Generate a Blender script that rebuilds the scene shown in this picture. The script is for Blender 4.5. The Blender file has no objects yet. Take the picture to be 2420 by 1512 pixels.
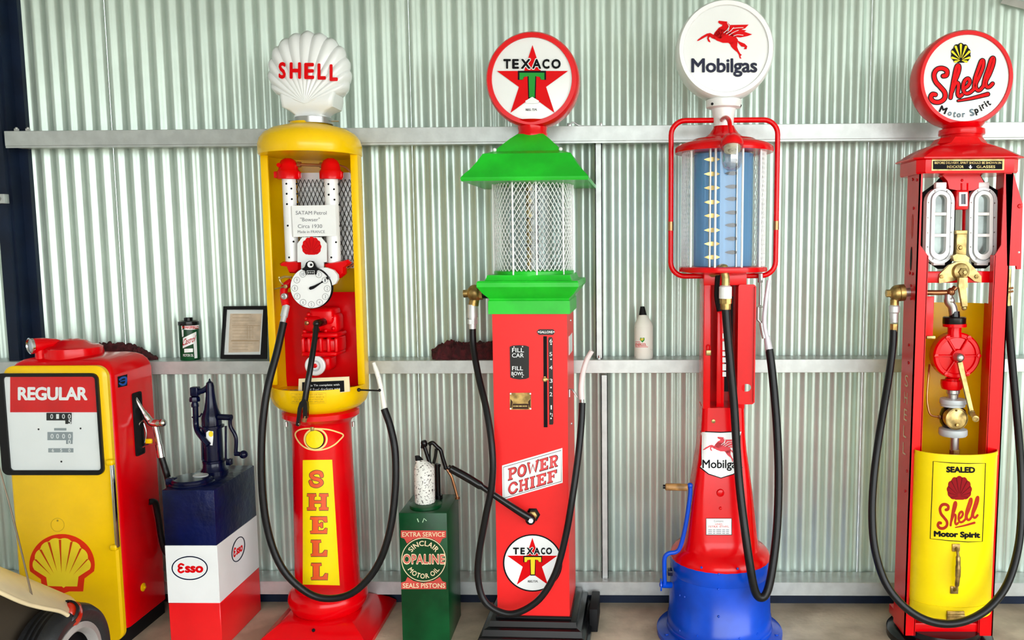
import bpy, bmesh, math, random
from mathutils import Vector, Matrix
from mathutils.geometry import tessellate_polygon
sc = bpy.context.scene
COL = sc.collection
random.seed(7)
PI = math.pi
# ---------------------------------------------------------------- camera, world, exposure
FPX, PPX, PPY = 2000.0, 1400.0, 790.0
CAM_H, PITCH, YAW, ROLL = 1.86, math.radians(6.0), math.radians(1.2), 0.006
WALL_Y = 4.32
fw = Vector((-math.sin(YAW)*math.cos(PITCH), math.cos(YAW)*math.cos(PITCH), -math.sin(PITCH)))
r0 = Vector((math.cos(YAW), math.sin(YAW), 0))
u0 = r0.cross(fw)
CR = r0*math.cos(ROLL) - u0*math.sin(ROLL)
CU = u0*math.cos(ROLL) + r0*math.sin(ROLL)
CAMP = Vector((0, 0, CAM_H))
cam = bpy.data.cameras.new('camera'); cam_ob = bpy.data.objects.new('camera', cam); COL.objects.link(cam_ob)
cam.sensor_fit = 'HORIZONTAL'; cam.sensor_width = 36.0; cam.lens = FPX/2420*36.0
cam.shift_x = -(PPX-1210)/2420; cam.shift_y = (PPY-756)/2420
cam.clip_start = .05; cam.clip_end = 200
M = Matrix.Identity(4)
for i, c in enumerate((CR, CU, -fw)):
    M[0][i], M[1][i], M[2][i] = c
M.translation = CAMP
cam_ob.matrix_world = M
sc.camera = cam_ob
W = bpy.data.worlds.new('sky'); sc.world = W; W.use_nodes = True
nt = W.node_tree; bgn = nt.nodes['Background']
skyt = nt.nodes.new('ShaderNodeTexSky'); skyt.sky_type = 'HOSEK_WILKIE'
skyt.sun_direction = Vector((.35, -.5, .8)).normalized(); skyt.turbidity = 7; skyt.ground_albedo = .5
mixs = nt.nodes.new('ShaderNodeMixRGB'); mixs.inputs[0].default_value = .75
mixs.inputs[2].default_value = (.93, .98, 1, 1)
nt.links.new(skyt.outputs[0], mixs.inputs[1]); nt.links.new(mixs.outputs[0], bgn.inputs[0])
bgn.inputs[1].default_value = 6.0
sun = bpy.data.lights.new('sun_offscreen', 'SUN'); sun.energy = 3.0; sun.angle = math.radians(1.5); sun.color = (1, .96, .9)
sun_ob = bpy.data.objects.new('sun_offscreen', sun); COL.objects.link(sun_ob)
sun_ob.rotation_euler = Vector((.35, -.5, .8)).to_track_quat('Z', 'Y').to_euler()   # open sky in front of the shed, same as the sky's own sun
sc.view_settings.view_transform = 'Standard'; sc.view_settings.look = 'None'
sc.view_settings.gamma = 1; sc.view_settings.use_curve_mapping = False
sc.view_settings.exposure = 0.35

# ---------------------------------------------------------------- materials
MATS = {}
def mat(name, col, rough=.35, metal=0.0, coat=0.0, var=.06, vscale=6.0, bump=0.0, bscale=60.0, spec=.5, col2=None, lo=.4, hi=.62):
    if name in MATS: return MATS[name]
    if 'print' in name: spec = .1
    m = bpy.data.materials.new(name); m.use_nodes = True
    n = m.node_tree; b = n.nodes['Principled BSDF']
    b.inputs['Roughness'].default_value = rough; b.inputs['Metallic'].default_value = metal
    b.inputs['Coat Weight'].default_value = coat; b.inputs['Coat Roughness'].default_value = .12
    b.inputs['Specular IOR Level'].default_value = spec
    tc = n.nodes.new('ShaderNodeTexCoord'); nz = n.nodes.new('ShaderNodeTexNoise')
    nz.inputs['Scale'].default_value = vscale; nz.inputs['Detail'].default_value = 5
    n.links.new(tc.outputs['Object'], nz.inputs['Vector'])
    r = n.nodes.new('ShaderNodeValToRGB')
    c2 = col2 if col2 else tuple(max(0, x*(1-var*2)) for x in col)
    r.color_ramp.elements[0].color = (*c2, 1); r.color_ramp.elements[1].color = (*col, 1)
    r.color_ramp.elements[0].position = lo; r.color_ramp.elements[1].position = hi
    n.links.new(nz.outputs['Fac'], r.inputs[0]); n.links.new(r.outputs[0], b.inputs['Base Color'])
    if bump:
        n2 = n.nodes.new('ShaderNodeTexNoise'); n2.inputs['Scale'].default_value = bscale; n2.inputs['Detail'].default_value = 4
        n.links.new(tc.outputs['Object'], n2.inputs['Vector'])
        bp = n.nodes.new('ShaderNodeBump'); bp.inputs['Strength'].default_value = bump; bp.inputs['Distance'].default_value = .01
        n.links.new(n2.outputs['Fac'], bp.inputs['Height']); n.links.new(bp.outputs[0], b.inputs['Normal'])
    MATS[name] = m
    return m
def glassmat(name, col=(1, 1, 1), refl=.12, rough=.03):
    if name in MATS: return MATS[name]
    m = bpy.data.materials.new(name); m.use_nodes = True; n = m.node_tree
    n.nodes.remove(n.nodes['Principled BSDF'])
    out = n.nodes['Material Output']
    tr = n.nodes.new('ShaderNodeBsdfTransparent'); tr.inputs[0].default_value = (*col, 1)
    gl = n.nodes.new('ShaderNodeBsdfGlossy'); gl.inputs['Roughness'].default_value = rough
    lw = n.nodes.new('ShaderNodeLayerWeight'); lw.inputs[0].default_value = .5
    pw = n.nodes.new('ShaderNodeMath'); pw.operation = 'POWER'; pw.inputs[1].default_value = 4
    mm = n.nodes.new('ShaderNodeMath'); mm.operation = 'MULTIPLY_ADD'; mm.inputs[1].default_value = .55; mm.inputs[2].default_value = refl*.5; mm.use_clamp = True
    n.links.new(lw.outputs['Facing'], pw.inputs[0])
    mx = n.nodes.new('ShaderNodeMixShader')
    n.links.new(pw.outputs[0], mm.inputs[0]); n.links.new(mm.outputs[0], mx.inputs[0])
    n.links.new(tr.outputs[0], mx.inputs[1]); n.links.new(gl.outputs[0], mx.inputs[2]); n.links.new(mx.outputs[0], out.inputs[0])
    MATS[name] = m; return m
RED = mat('red_enamel', (.74, .000, .003), .2, coat=.06, var=.04, spec=.28)
REDM = mat('red_satin', (.84, .018, .018), .35, coat=.0, var=.03, spec=.3)
REDD = mat('deep_red_enamel', (.46, .000, .004), .25, coat=.0, spec=.3)
REDB = mat('bright_red_print', (.70, .002, .004), .45)
YEL = mat('yellow_enamel', (.95, .58, .000), .25, coat=.1, var=.03, spec=.35)
YELB = mat('bright_yellow_enamel', (.95, .70, .000), .3, coat=.1, var=.03, spec=.3)
YELP = mat('yellow_print', (.95, .72, .03), .45)
WHT = mat('white_enamel', (.86, .87, .87), .3, coat=.3, var=.02)
GLOBE = mat('opal_glass', (.80, .82, .82), .18, coat=.2, var=.015)
CREAM = mat('cream_paint', (.88, .74, .46), .35, coat=.3, var=.05)
WCHIP = mat('chipped_white_paint', (.82, .81, .76), .55, vscale=110, col2=(.06, .05, .04), lo=.37, hi=.43)
WCHIP2 = mat('scuffed_white_paint', (.82, .81, .74), .5, vscale=30, col2=(.25, .22, .18), lo=.30, hi=.36)
GRN = mat('lime_green_enamel', (.012, .56, .022), .3, coat=.0, var=.12, spec=.35)
GRND = mat('dark_green_enamel', (.003, .075, .020), .3, coat=.0, var=.25, vscale=5, spec=.3)
GRNP = mat('green_print', (.02, .30, .04), .45)
BLU = mat('blue_enamel', (.001, .065, .58), .25, coat=.1, var=.12, spec=.35)
NAVY = mat('navy_enamel', (.002, .004, .030), .18, coat=.0, var=.2, spec=.3)
NAVYW = mat('navy_enamel_blistered', (.002, .006, .060), .3, coat=.0, var=.3, bump=.35, bscale=30, spec=.25)
COLN = mat('navy_steel_paint', (.004, .012, .035), .5, var=.2, spec=.3)
BLK = mat('black_gloss', (.004, .004, .005), .2, coat=.0, spec=.35)
BLKM = mat('black_matt', (.005, .005, .006), .6, spec=.2)
RUB = mat('black_rubber', (.005, .005, .006), .36, bump=.05, spec=.3)
INK = mat('black_print', (.006, .006, .008), .6)
CHR = mat('chrome', (.80, .80, .82), .10, 1.0)
STL = mat('brushed_steel', (.58, .58, .57), .32, .9, var=.12)
ALU = mat('dull_aluminium', (.72, .73, .74), .4, .55, var=.06)
GREY = mat('grey_enamel', (.50, .54, .56), .35, var=.05)
BRS = mat('old_brass', (.55, .36, .12), .35, .8, var=.3, vscale=25)
BRSL = mat('pale_brass', (.60, .44, .17), .34, .75, var=.25, vscale=25)
COP = mat('copper_pipe', (.50, .22, .10), .3, .9, var=.15)
WOOD = mat('worn_wood', (.40, .20, .06), .5, var=.25, vscale=30)
GALV = mat('galvanised_girt', (.54, .57, .56), .38, .45, var=.06, vscale=18, bump=.03, bscale=90)
ZINC = mat('corrugated_zinc', (.58, .69, .62), .34, .45, var=.06, vscale=3)
GLS = glassmat('clear_glass', (.97, .99, .99), .10)
GLST = glassmat('smoky_glass', (.74, .78, .80), .10)
GLSL = glassmat('lamp_jar_glass', (.86, .88, .90), .5, .08)
GLSW = glassmat('window_glass', (.98, .99, .99), .05)
LIQ = glassmat('blue_spirit', (.50, .72, .95), .05)
_n = LIQ.node_tree; _df = _n.nodes.new('ShaderNodeBsdfDiffuse'); _df.inputs[0].default_value = (.22, .46, .78, 1)
_mx = _n.nodes.new('ShaderNodeMixShader'); _mx.inputs[0].default_value = .5
_old = _n.nodes['Material Output'].inputs[0].links[0].from_socket
_n.links.new(_old, _mx.inputs[1]); _n.links.new(_df.outputs[0], _mx.inputs[2]); _n.links.new(_mx.outputs[0], _n.nodes['Material Output'].inputs[0])
MAR = mat('maroon_cloth', (.085, .006, .010), .9, var=.3, vscale=40, bump=.8, bscale=60)

# ---------------------------------------------------------------- mesh building
class MB:
    def __init__(s): s.v = []; s.f = []
    def add(s, vs, fs):
        o = len(s.v); s.v += [tuple(p) for p in vs]; s.f += [tuple(i+o for i in f) for f in fs]; return s
    def box(s, x0, x1, y0, y1, z0, z1, b=0.0, seg=2):
        x0, x1 = sorted((x0, x1)); y0, y1 = sorted((y0, y1)); z0, z1 = sorted((z0, z1))
        bm = bmesh.new(); bmesh.ops.create_cube(bm, size=1)
        for v in bm.verts:
            v.co = Vector(((x0+x1)/2+v.co.x*(x1-x0), (y0+y1)/2+v.co.y*(y1-y0), (z0+z1)/2+v.co.z*(z1-z0)))
        if b > 0:
            b = min(b, .49*min(x1-x0, y1-y0, z1-z0))
            bmesh.ops.bevel(bm, geom=list(bm.edges), offset=b, segments=seg, affect='EDGES', profile=.5)
        bm.verts.index_update()
        s.add([v.co[:] for v in bm.verts], [[v.index for v in f.verts] for f in bm.faces]); bm.free(); return s
    def loft(s, rings, cap0=True, cap1=True, closed=True):
        n = len(rings[0]); vs = [p for r in rings for p in r]; fs = []
        for k in range(len(rings)-1):
            for i in range(n if closed else n-1):
                j = (i+1) % n
                fs.append((k*n+i, k*n+j, (k+1)*n+j, (k+1)*n+i))
        if cap0: fs.append(tuple(range(n-1, -1, -1)))
        if cap1: fs.append(tuple((len(rings)-1)*n+i for i in range(n)))
        return s.add(vs, fs)
    def lathe(s, prof, c=(0, 0, 0), axis=(0, 0, 1), seg=36, a0=0.0, a1=2*PI, sx=1.0, sy=1.0, cap=True):
        ax = Vector(axis).normalized(); c = Vector(c)
        if abs(ax.z) > .999: e1, e2 = Vector((1, 0, 0)), Vector((0, 1, 0))
        else:
            e1 = Vector((0, 0, 1)).cross(ax).normalized(); e2 = ax.cross(e1)
        full = abs(a1-a0) > 2*PI-1e-4; n = seg if full else seg+1
        rings = []
        for r, h in prof:
            r = max(r, 1e-5)
            rings.append([c+ax*h+e1*(r*sx*math.cos(a0+(a1-a0)*i/seg))+e2*(r*sy*math.sin(a0+(a1-a0)*i/seg)) for i in range(n)])
        return s.loft(rings, cap and full, cap and full, full)
    def cyl(s, p0, p1, r, seg=20, b=0.0, r1=None):
        p0, p1 = Vector(p0), Vector(p1); L = (p1-p0).length; r1 = r if r1 is None else r1
        pr = [(r, 0), (r1, L)] if b <= 0 else [(r-b, 0), (r, b), (r1, L-b), (r1-b, L)]
        return s.lathe(pr, p0, p1-p0, seg)
    def sphere(s, c, r, seg=18, sx=1, sy=1, sz=1):
        n = 9
        return s.lathe([(r*math.sin(PI*i/n), -r*sz*math.cos(PI*i/n)) for i in range(n+1)], c, (0, 0, 1), seg, sx=sx, sy=sy, cap=False)
    def tube(s, pts, r, seg=12, sub=0, closed=False, caps=True):
        pts = [Vector(p) for p in pts]
        if sub: pts = smooth(pts, sub, closed)
        n = len(pts); rs = r if isinstance(r, (list, tuple)) else None
        rings = []; up = None
        for i, p in enumerate(pts):
            a = pts[(i-1) % n] if (closed or i > 0) else p
            b = pts[(i+1) % n] if (closed or i < n-1) else p
            t = (b-a).normalized()
            if up is None:
                up = Vector((0, 0, 1)) if abs(t.z) < .9 else Vector((1, 0, 0))
            up = (up-t*up.dot(t)).normalized(); q = t.cross(up)
            rr = r if rs is None else rs[0]+(rs[-1]-rs[0])*i/(n-1) if len(rs) == 2 else rs[min(len(rs)-1, int(round(i*(len(rs)-1)/(n-1))))]
            rings.append([p+up*(rr*math.cos(2*PI*k/seg))+q*(rr*math.sin(2*PI*k/seg)) for k in range(seg)])
        if closed: rings.append(rings[0])
        return s.loft(rings, caps and not closed, caps and not closed)
    def prism(s, poly, y0, y1, m=None):
        """poly of (u,v) drawn in the x-z plane, thickened along y (or mapped by m(u,v,w))"""
        m = m or (lambda u, v, w: (u, w, v))
        n = len(poly)
        vs = [m(u, v, y0) for u, v in poly]+[m(u, v, y1) for u, v in poly]
        fs = [tuple(range(n)), tuple(range(2*n-1, n-1, -1))]+[(i, i+n, (i+1) % n+n, (i+1) % n) for i in range(n)]
        return s.add(vs, fs)
    def frame(s, outer, inner, y0, y1, m=None):
        m = m or (lambda u, v, w: (u, w, v)); n = len(outer)
        vs = [m(u, v, w) for w in (y0, y1) for lst in (outer, inner) for u, v in lst]
        fs = []
        for i in range(n):
            j = (i+1) % n
            fs += [(i, j, n+j, n+i), (2*n+i, 3*n+i, 3*n+j, 2*n+j), (i, 2*n+i, 2*n+j, j), (n+i, n+j, 3*n+j, 3*n+i)]
        return s.add(vs, fs)
def smooth(pts, k, closed=False):
    out = []; n = len(pts)
    for i in range(n if closed else n-1):
        if closed: p0, p1, p2, p3 = (pts[(i+d) % n] for d in (-1, 0, 1, 2))
        else: p0, p1, p2, p3 = pts[max(i-1, 0)], pts[i], pts[i+1], pts[min(i+2, n-1)]
        for j in range(k):
            t = j/k
            out.append(.5*((2*p1)+(p2-p0)*t+(2*p0-5*p1+4*p2-p3)*t*t+(3*p1-p0-3*p2+p3)*t**3))
    if not closed: out.append(pts[-1])
    return out
def rrect(x0, z0, x1, z1, r, n=6):
    r = min(r, abs(x1-x0)/2-1e-6, abs(z1-z0)/2-1e-6); out = []
    for cx, cz, a in ((x1-r, z1-r, 0), (x0+r, z1-r, PI/2), (x0+r, z0+r, PI), (x1-r, z0+r, 1.5*PI)):
        out += [(cx+r*math.cos(a+PI/2*i/n), cz+r*math.sin(a+PI/2*i/n)) for i in range(n+1)]
    return out
def circ(cx, cz, r, n=28, ry=None): return [(cx+r*math.cos(2*PI*i/n), cz+(ry or r)*math.sin(2*PI*i/n)) for i in range(n)]
def obj(name, mb, m, parent=None, angle=38):
    me = bpy.data.meshes.new(name); me.from_pydata(mb.v, [], mb.f)
    bm = bmesh.new(); bm.from_mesh(me); bmesh.ops.recalc_face_normals(bm, faces=bm.faces); bm.to_mesh(me); bm.free()
    me.materials.append(m)
    if angle:
        me.shade_smooth(); me.set_sharp_from_angle(angle=math.radians(angle))
    o = bpy.data.objects.new(name, me); COL.objects.link(o)
    if parent: o.parent = parent
    return o
def ray(px, py): return (CR*((px-PPX)/FPX) + CU*(-(py-PPY)/FPX) + fw)
def P(px, py, Y):
    d = ray(px, py); return CAMP + d*((Y-CAMP.y)/d.y)
# ---- flat artwork in picture-plane coordinates, projected onto the real surface it is printed on
def poly(pts): 
    tr = tessellate_polygon([[Vector((x, y, 0)) for x, y in pts]])
    return ([tuple(p) for p in pts], [tuple(t) for t in tr])
def rect(x0, y0, x1, y1): return ([(x0, y0), (x1, y0), (x1, y1), (x0, y1)], [(0, 1, 2), (0, 2, 3)])
def disc(cx, cy, r, ry=None, n=40):
    return ([(cx, cy)]+circ(cx, cy, r, n, ry), [(0, 1+i, 1+(i+1) % n) for i in range(n)])
def ring(cx, cy, r, w, ry=None, n=48):
    a = circ(cx, cy, r, n, ry or r); b = circ(cx, cy, r-w, n, (ry or r)-w)
    return (a+b, [f for i in range(n) for f in ((i, (i+1) % n, n+(i+1) % n), (i, n+(i+1) % n, n+i))])
def stroke(pts, w, sub=6, closed=False, cap=True):
    pts = [Vector((x, y)) for x, y in pts]
    if sub: pts = smooth(pts, sub, closed)
    n = len(pts); V = []; F = []
    ws = w if isinstance(w, (tuple, list)) else (w, w)
    for i, p in enumerate(pts):
        a = pts[(i-1) % n] if (closed or i > 0) else p; b = pts[(i+1) % n] if (closed or i < n-1) else p
        t = (b-a)
        t = t.normalized() if t.length > 1e-9 else Vector((1, 0)); q = Vector((-t.y, t.x))*((ws[0]+(ws[1]-ws[0])*i/max(1, n-1))/2)
        V += [tuple(p+q), tuple(p-q)]
    for i in range(n if closed else n-1):
        j = (i+1) % n; F += [(2*i, 2*j, 2*j+1), (2*i, 2*j+1, 2*i+1)]
    if cap and not closed:
        for e, ww in ((0, ws[0]), (n-1, ws[1])):
            d = disc(pts[e].x, pts[e].y, ww/2, n=10); o = len(V); V += d[0]; F += [tuple(i+o for i in f) for f in d[1]]
    return (V, F)
GC = {}
def glyphs(s, bold=0.0, sp=1.0):
    k = (s, bold, sp)
    if k not in GC:
        cu = bpy.data.curves.new('txt', 'FONT'); cu.body = s; cu.size = 1; cu.resolution_u = 3; cu.space_character = sp
        o = bpy.data.objects.new('txt', cu); COL.objects.link(o)
        dg = bpy.context.evaluated_depsgraph_get(); me = o.evaluated_get(dg).to_mesh(); me.calc_loop_triangles()
        GC[k] = ([(v.co.x, v.co.y) for v in me.vertices], [tuple(t.vertices) for t in me.loop_triangles])
        bpy.data.objects.remove(o); bpy.data.curves.remove(cu)
        if bold > 0:
            v, f = GC[k]; V, F = [], []
            for i in range(8):
                dx, dy = bold*.8*math.cos(PI*i/4), bold*.8*math.sin(PI*i/4); o_ = len(V)
                V += [(x+dx, y+dy) for x, y in v]; F += [tuple(j+o_ for j in q) for q in f]
            GC[k] = (V, F)
    return GC[k]
def text(s, x0, y0, x1, y1, bold=0.0, sp=1.0, fn=None, rot=0.0, shear=0.0):
    v, f = glyphs(s, bold, sp)
    a0 = min(p[0] for p in v); a1 = max(p[0] for p in v); b0 = min(p[1] for p in v); b1 = max(p[1] for p in v)
    out = []
    cx, cy = (x0+x1)/2, (y0+y1)/2
    for u, w in v:
        fu = (u-a0)/(a1-a0); fv = (b1-w)/(b1-b0)
        if fn: out.append(fn(fu, 1-fv)); continue
        x = x0+(x1-x0)*fu+shear*(.5-fv)*(y1-y0); y = y0+(y1-y0)*fv
        if rot:
            dx, dy = x-cx, y-cy; x = cx+dx*math.cos(rot)-dy*math.sin(rot); y = cy+dx*math.sin(rot)+dy*math.cos(rot)
        out.append((x, y))
    return (out, f)
def arctext(s, cx, cy, r, h, a0, a1, bold=0.0, bottom=False, ky=1.0, sp=1.05):
    def fn(fu, fv):
        a = math.radians(a0+(a1-a0)*fu)
        rr = (r+h*fv) if not bottom else (r+h*(1-fv))
        return (cx+rr*math.sin(a), cy-rr*ky*math.cos(a))
    return text(s, 0, 0, 1, 1, bold, sp, fn)
def tf(shape, fn): return ([fn(x, y) for x, y in shape[0]], shape[1])
def zoomed(sx, ox, oy, sy=None): return lambda x, y: (ox+x/sx, oy+y/(sy or sx))
def subdiv(sh, mx):
    v, f = list(sh[0]), list(sh[1])
    L = max((math.dist(v[t[i]], v[t[(i+1) % 3]]) for t in f for i in range(3)), default=0)
    k = 0
    while L > mx and k < 4:
        mid = {}; nf = []
        def m(a, b):
            e = (min(a, b), max(a, b))
            if e not in mid: mid[e] = len(v); v.append(((v[a][0]+v[b][0])/2, (v[a][1]+v[b][1])/2))
            return mid[e]
        for a, b, c in f:
            ab, bc, ca = m(a, b), m(b, c), m(c, a); nf += [(a, ab, ca), (ab, b, bc), (ca, bc, c), (ab, bc, ca)]
        f = nf; L /= 2; k += 1
    return (v, f)

def islands(sh):
    v, f = sh; par = list(range(len(v)))
    def find(a):
        while par[a] != a: par[a] = par[par[a]]; a = par[a]
        return a
    for t in f:
        a = find(t[0])
        for b in t[1:]: par[find(b)] = a
    grp = {}
    for t in f: grp.setdefault(find(t[0]), []).append(t)
    out = []
    for g in grp.values():
        ids = sorted({i for t in g for i in t}); mp = {k: n for n, k in enumerate(ids)}
        out.append(([v[k] for k in ids], [tuple(mp[i] for i in t) for t in g]))
    return out
class Thing:
    def __init__(s, name, label, cat, px, py, Y, rz=0.0, z=0.0, group=None, X=None):
        s.o = bpy.data.objects.new(name, None); COL.objects.link(s.o); s.o.empty_display_size = .1
        x = P(px, py, Y).x if X is None else X
        s.o.location = (x, Y, z); s.o.rotation_euler = (0, 0, rz)
        s.o['label'] = label; s.o['category'] = cat
        if group: s.o['group'] = group
        s.loc = Vector((x, Y, z)); s.R = Matrix.Rotation(-rz, 3, 'Z'); s.cam = s.R @ (CAMP-s.loc)
    def dir(s, px, py): return s.R @ ray(px, py)
    def L3(s, px, py, y):
        d = s.dir(px, py); return s.cam+d*((y-s.cam.y)/d.y)
    def L(s, px, py, y):
        p = s.L3(px, py, y); return p.x, p.z
    def z(s, py, px, y=0.0): return s.L3(px, py, y).z
    def x(s, px, py, y=0.0): return s.L3(px, py, y).x
    def s(s_, px, py, y=0.0): return abs(s_.L3(px+1, py, y).x-s_.L3(px, py, y).x)
    def m(s, w, px, py, y=0.0): return w*abs(s.L3(px+1, py, y).x-s.L3(px, py, y).x)
    def sqh(s, w, px, py):
        h = .1
        for _ in range(6): h = w/2*abs(s.L3(px+1, py, -h).x-s.L3(px, py, -h).x)
        return h
    def part(s, name, mb, m, parent=None, label=None, angle=38, stuff=False):
        o = obj(name, mb, m, parent or s.o, angle)
        if label: o['label'] = label
        if stuff: o['kind'] = 'stuff'
        return o
    def pbox(s, mb, x0, y0, x1, y1, yf, yb, b=0.0):
        a = s.L3(x0, y0, yf); c = s.L3(x1, y1, yf); mb.box(a.x, c.x, yf, yb, c.z, a.z, b); return mb
    def plathe(s, mb, cx, prof, yc=0.0, seg=40, **k):
        """prof: (half width px, py); axis vertical at the local x of pixel cx"""
        c = s.L3(cx, prof[len(prof)//2][1], yc)
        mb.lathe([(w*s.m(1, cx, py, yc), s.z(py, cx, yc)) for w, py in prof], (c.x, yc, 0), (0, 0, 1), seg, **k); return mb
    def hose(s, mb, pts, r, sub=6, seg=12):
        mb.tube([s.L3(*p) for p in pts], r, seg, sub); return mb
    def decals(s, name, m, surf, shapes, layer=1, parent=None, **k):
        for sh in shapes: s.decal(name, m, surf, [sh], layer, parent, **k)
    def decal(s, name, m, surf, shapes, layer=1, parent=None, label=None, sub=None, stuff=False):
        mb = MB(); ci = 0
        for sh in (shapes if isinstance(shapes, list) else [shapes]):
            for v, f in islands(sh):
                if sub: v, f = subdiv((v, f), sub)
                off = .0011*layer+(ci % 23)*3.5e-5; ci += 1; vs = []
                for px, py in v:
                    d = s.dir(px, py); p = surf(s, px, py, d); vs.append(p-d.normalized()*off)
                mb.add(vs, f)
        return s.part(name, mb, m, parent, label, angle=0, stuff=stuff)
def plane(y): return lambda t, px, py, d: t.cam+d*((y-t.cam.y)/d.y)
def planex(x): return lambda t, px, py, d: t.cam+d*((x-t.cam.x)/d.x)
def planeg(p, n):
    p, n = Vector(p), Vector(n); return lambda t, px, py, d: t.cam+d*((p-t.cam).dot(n)/d.dot(n))
def cylv(R, cx=0.0, cy=0.0, sx=1.0, sy=1.0):
    """vertical cylinder (or cone when R is a function of z), scaled sx/sy"""
    def fn(t, px, py, d):
        z = 0.0; p = None
        zz = (t.cam+d*((cy-t.cam.y)/d.y)).z
        for _ in range(5):
            r = R(zz) if callable(R) else R
            ox, oy = (t.cam.x-cx)/sx, (t.cam.y-cy)/sy; dx, dy = d.x/sx, d.y/sy
            A = dx*dx+dy*dy; B = ox*dx+oy*dy; Cc = ox*ox+oy*oy-r*r
            disc_ = B*B-A*Cc
            k = (-B-math.sqrt(max(0, disc_)))/A
            p = t.cam+d*k; zz = p.z
        return p
    return fn
def height(hf):
    def fn(t, px, py, d):
        y = -.05
        for _ in range(6):
            p = t.cam+d*((y-t.cam.y)/d.y); y = hf(p.x, p.z)
        return t.cam+d*((y-t.cam.y)/d.y)
    return fn
# ---------------------------------------------------------------- shared artwork (plain 2-D outlines)
def star(cx, cy, r, ky=1.0):
    pts = []
    for i in range(10):
        rr = r if i % 2 == 0 else r*.382; a = PI*i/5
        pts.append((cx+rr*math.sin(a), cy-rr*ky*math.cos(a)))
    V = [(cx, cy)]+pts
    return (V, [(0, 1+i, 1+(i+1) % 10) for i in range(10)])
def big_t(cx, y0, w, h, g=0.0):
    """slab letter T, g grows it for an outline"""
    a, b, c, d, e = w/2+g, .14*h, .28*h+g, .12*w+g, .105*w+g
    p = [(-a, -g), (a, -g), (a, c), (a-d*1.1-g*.6, c), (a-d*1.5-g*.6, b+g+.03*h), (e+.03*w, b+g), (e, h+g), (-e, h+g), (-e-.03*w, b+g), (-a+d*1.5+g*.6, b+g+.03*h), (-a+d*1.1+g*.6, c), (-a, c)]
    return poly([(cx+x, y0+y) for x, y in p])
SCRIPT = [[(772, 478), (800, 470), (803, 432), (765, 411), (718, 420), (692, 465), (705, 525), (748, 575), (785, 622), (783, 672), (742, 704), (692, 702), (664, 672), (676, 638), (703, 640)],
          [(836, 668), (848, 590), (866, 490), (886, 402), (904, 384), (912, 412), (894, 478), (862, 545)],
          [(846, 618), (876, 546), (900, 540), (904, 575), (898, 630), (912, 656), (936, 640)],
          [(946, 590), (985, 565), (1003, 528), (988, 500), (958, 522), (944, 580), (962, 626), (1000, 624), (1040, 590)],
          [(1040, 590), (1050, 500), (1076, 420), (1102, 350), (1120, 346), (1118, 396), (1088, 476), (1056, 548), (1064, 596), (1090, 600), (1122, 566)],
          [(1122, 566), (1138, 490), (1166, 408), (1190, 334), (1210, 322), (1208, 372), (1178, 456), (1144, 526), (1150, 570), (1174, 572), (1202, 544)]]
def script_shell(fn, w, g=0.0):
    out = [tf(stroke(s, (w*1.25 if i == 0 else w)+g), fn) for i, s in enumerate(SCRIPT)]
    out.append(tf(stroke([(900, 694), (1020, 672), (1160, 636)], (12+g, 30+g), 4), fn))
    return out
def clam(cx, cy, w, h, lobes=9):
    """scallop outline and the ridge lines from its hinge; (cx,cy) centre of the box w x h"""
    bx, by = cx, cy+h*.36; pts = []
    n = lobes*6
    for i in range(n+1):
        a = math.radians(-118+236*i/n)
        r = h*.87*(1-.66*(abs(a)/math.radians(118))**2.2)*(1-.07*(1-abs(math.sin(PI*lobes*i/n))))
        pts.append((bx+r*math.sin(a)*w/h*.81, by-r*math.cos(a)))
    pts += [(bx+w*.17, by+h*.15), (bx-w*.17, by+h*.15)]
    rid = []
    for k in range(1, lobes):
        p = pts[k*6]; rid.append(((bx+(p[0]-bx)*.16, by+(p[1]-by)*.16), p))
    return pts, rid
ZP = zoomed(3.15, 1480, 0)
PEG = [[(683, 162), (690, 154), (722, 157), (750, 160), (768, 182), (771, 205), (755, 245), (700, 290), (650, 262), (660, 240), (690, 205), (712, 195), (716, 184), (700, 178), (690, 173)],
       [(650, 258), (690, 212), (760, 230), (810, 265), (832, 296), (825, 330), (790, 342), (760, 319), (720, 319), (675, 302), (645, 281)],
       [(728, 244), (768, 186), (800, 185), (912, 183), (886, 210), (858, 220), (895, 226), (880, 236), (938, 256), (905, 268), (850, 279), (800, 273), (760, 258)],
       [(650, 258), (625, 245), (600, 250), (560, 273), (530, 298), (527, 306), (542, 302), (582, 280), (610, 264), (640, 285), (665, 294)],
       [(607, 258), (602, 288), (610, 308), (628, 316), (622, 300), (615, 286), (625, 266)],
       [(770, 318), (830, 300), (826, 350), (836, 375), (850, 400), (861, 408), (850, 418), (858, 438), (845, 434), (838, 407), (826, 388), (798, 366), (780, 345)],
       [(824, 298), (850, 312), (882, 325), (901, 344), (896, 366), (874, 366), (884, 350), (858, 347), (836, 322)]]
PEGL = [[(726, 244), (752, 222), (770, 190)], [(745, 252), (775, 232), (800, 205)], [(765, 262), (800, 240), (835, 225)], [(752, 168), (766, 200), (757, 232)], [(800, 268), (830, 258), (870, 262)], [(790, 212), (830, 207), (870, 205)]]

def structure(name, o):
    o.name = name; o['kind'] = 'structure'; return o
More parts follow.
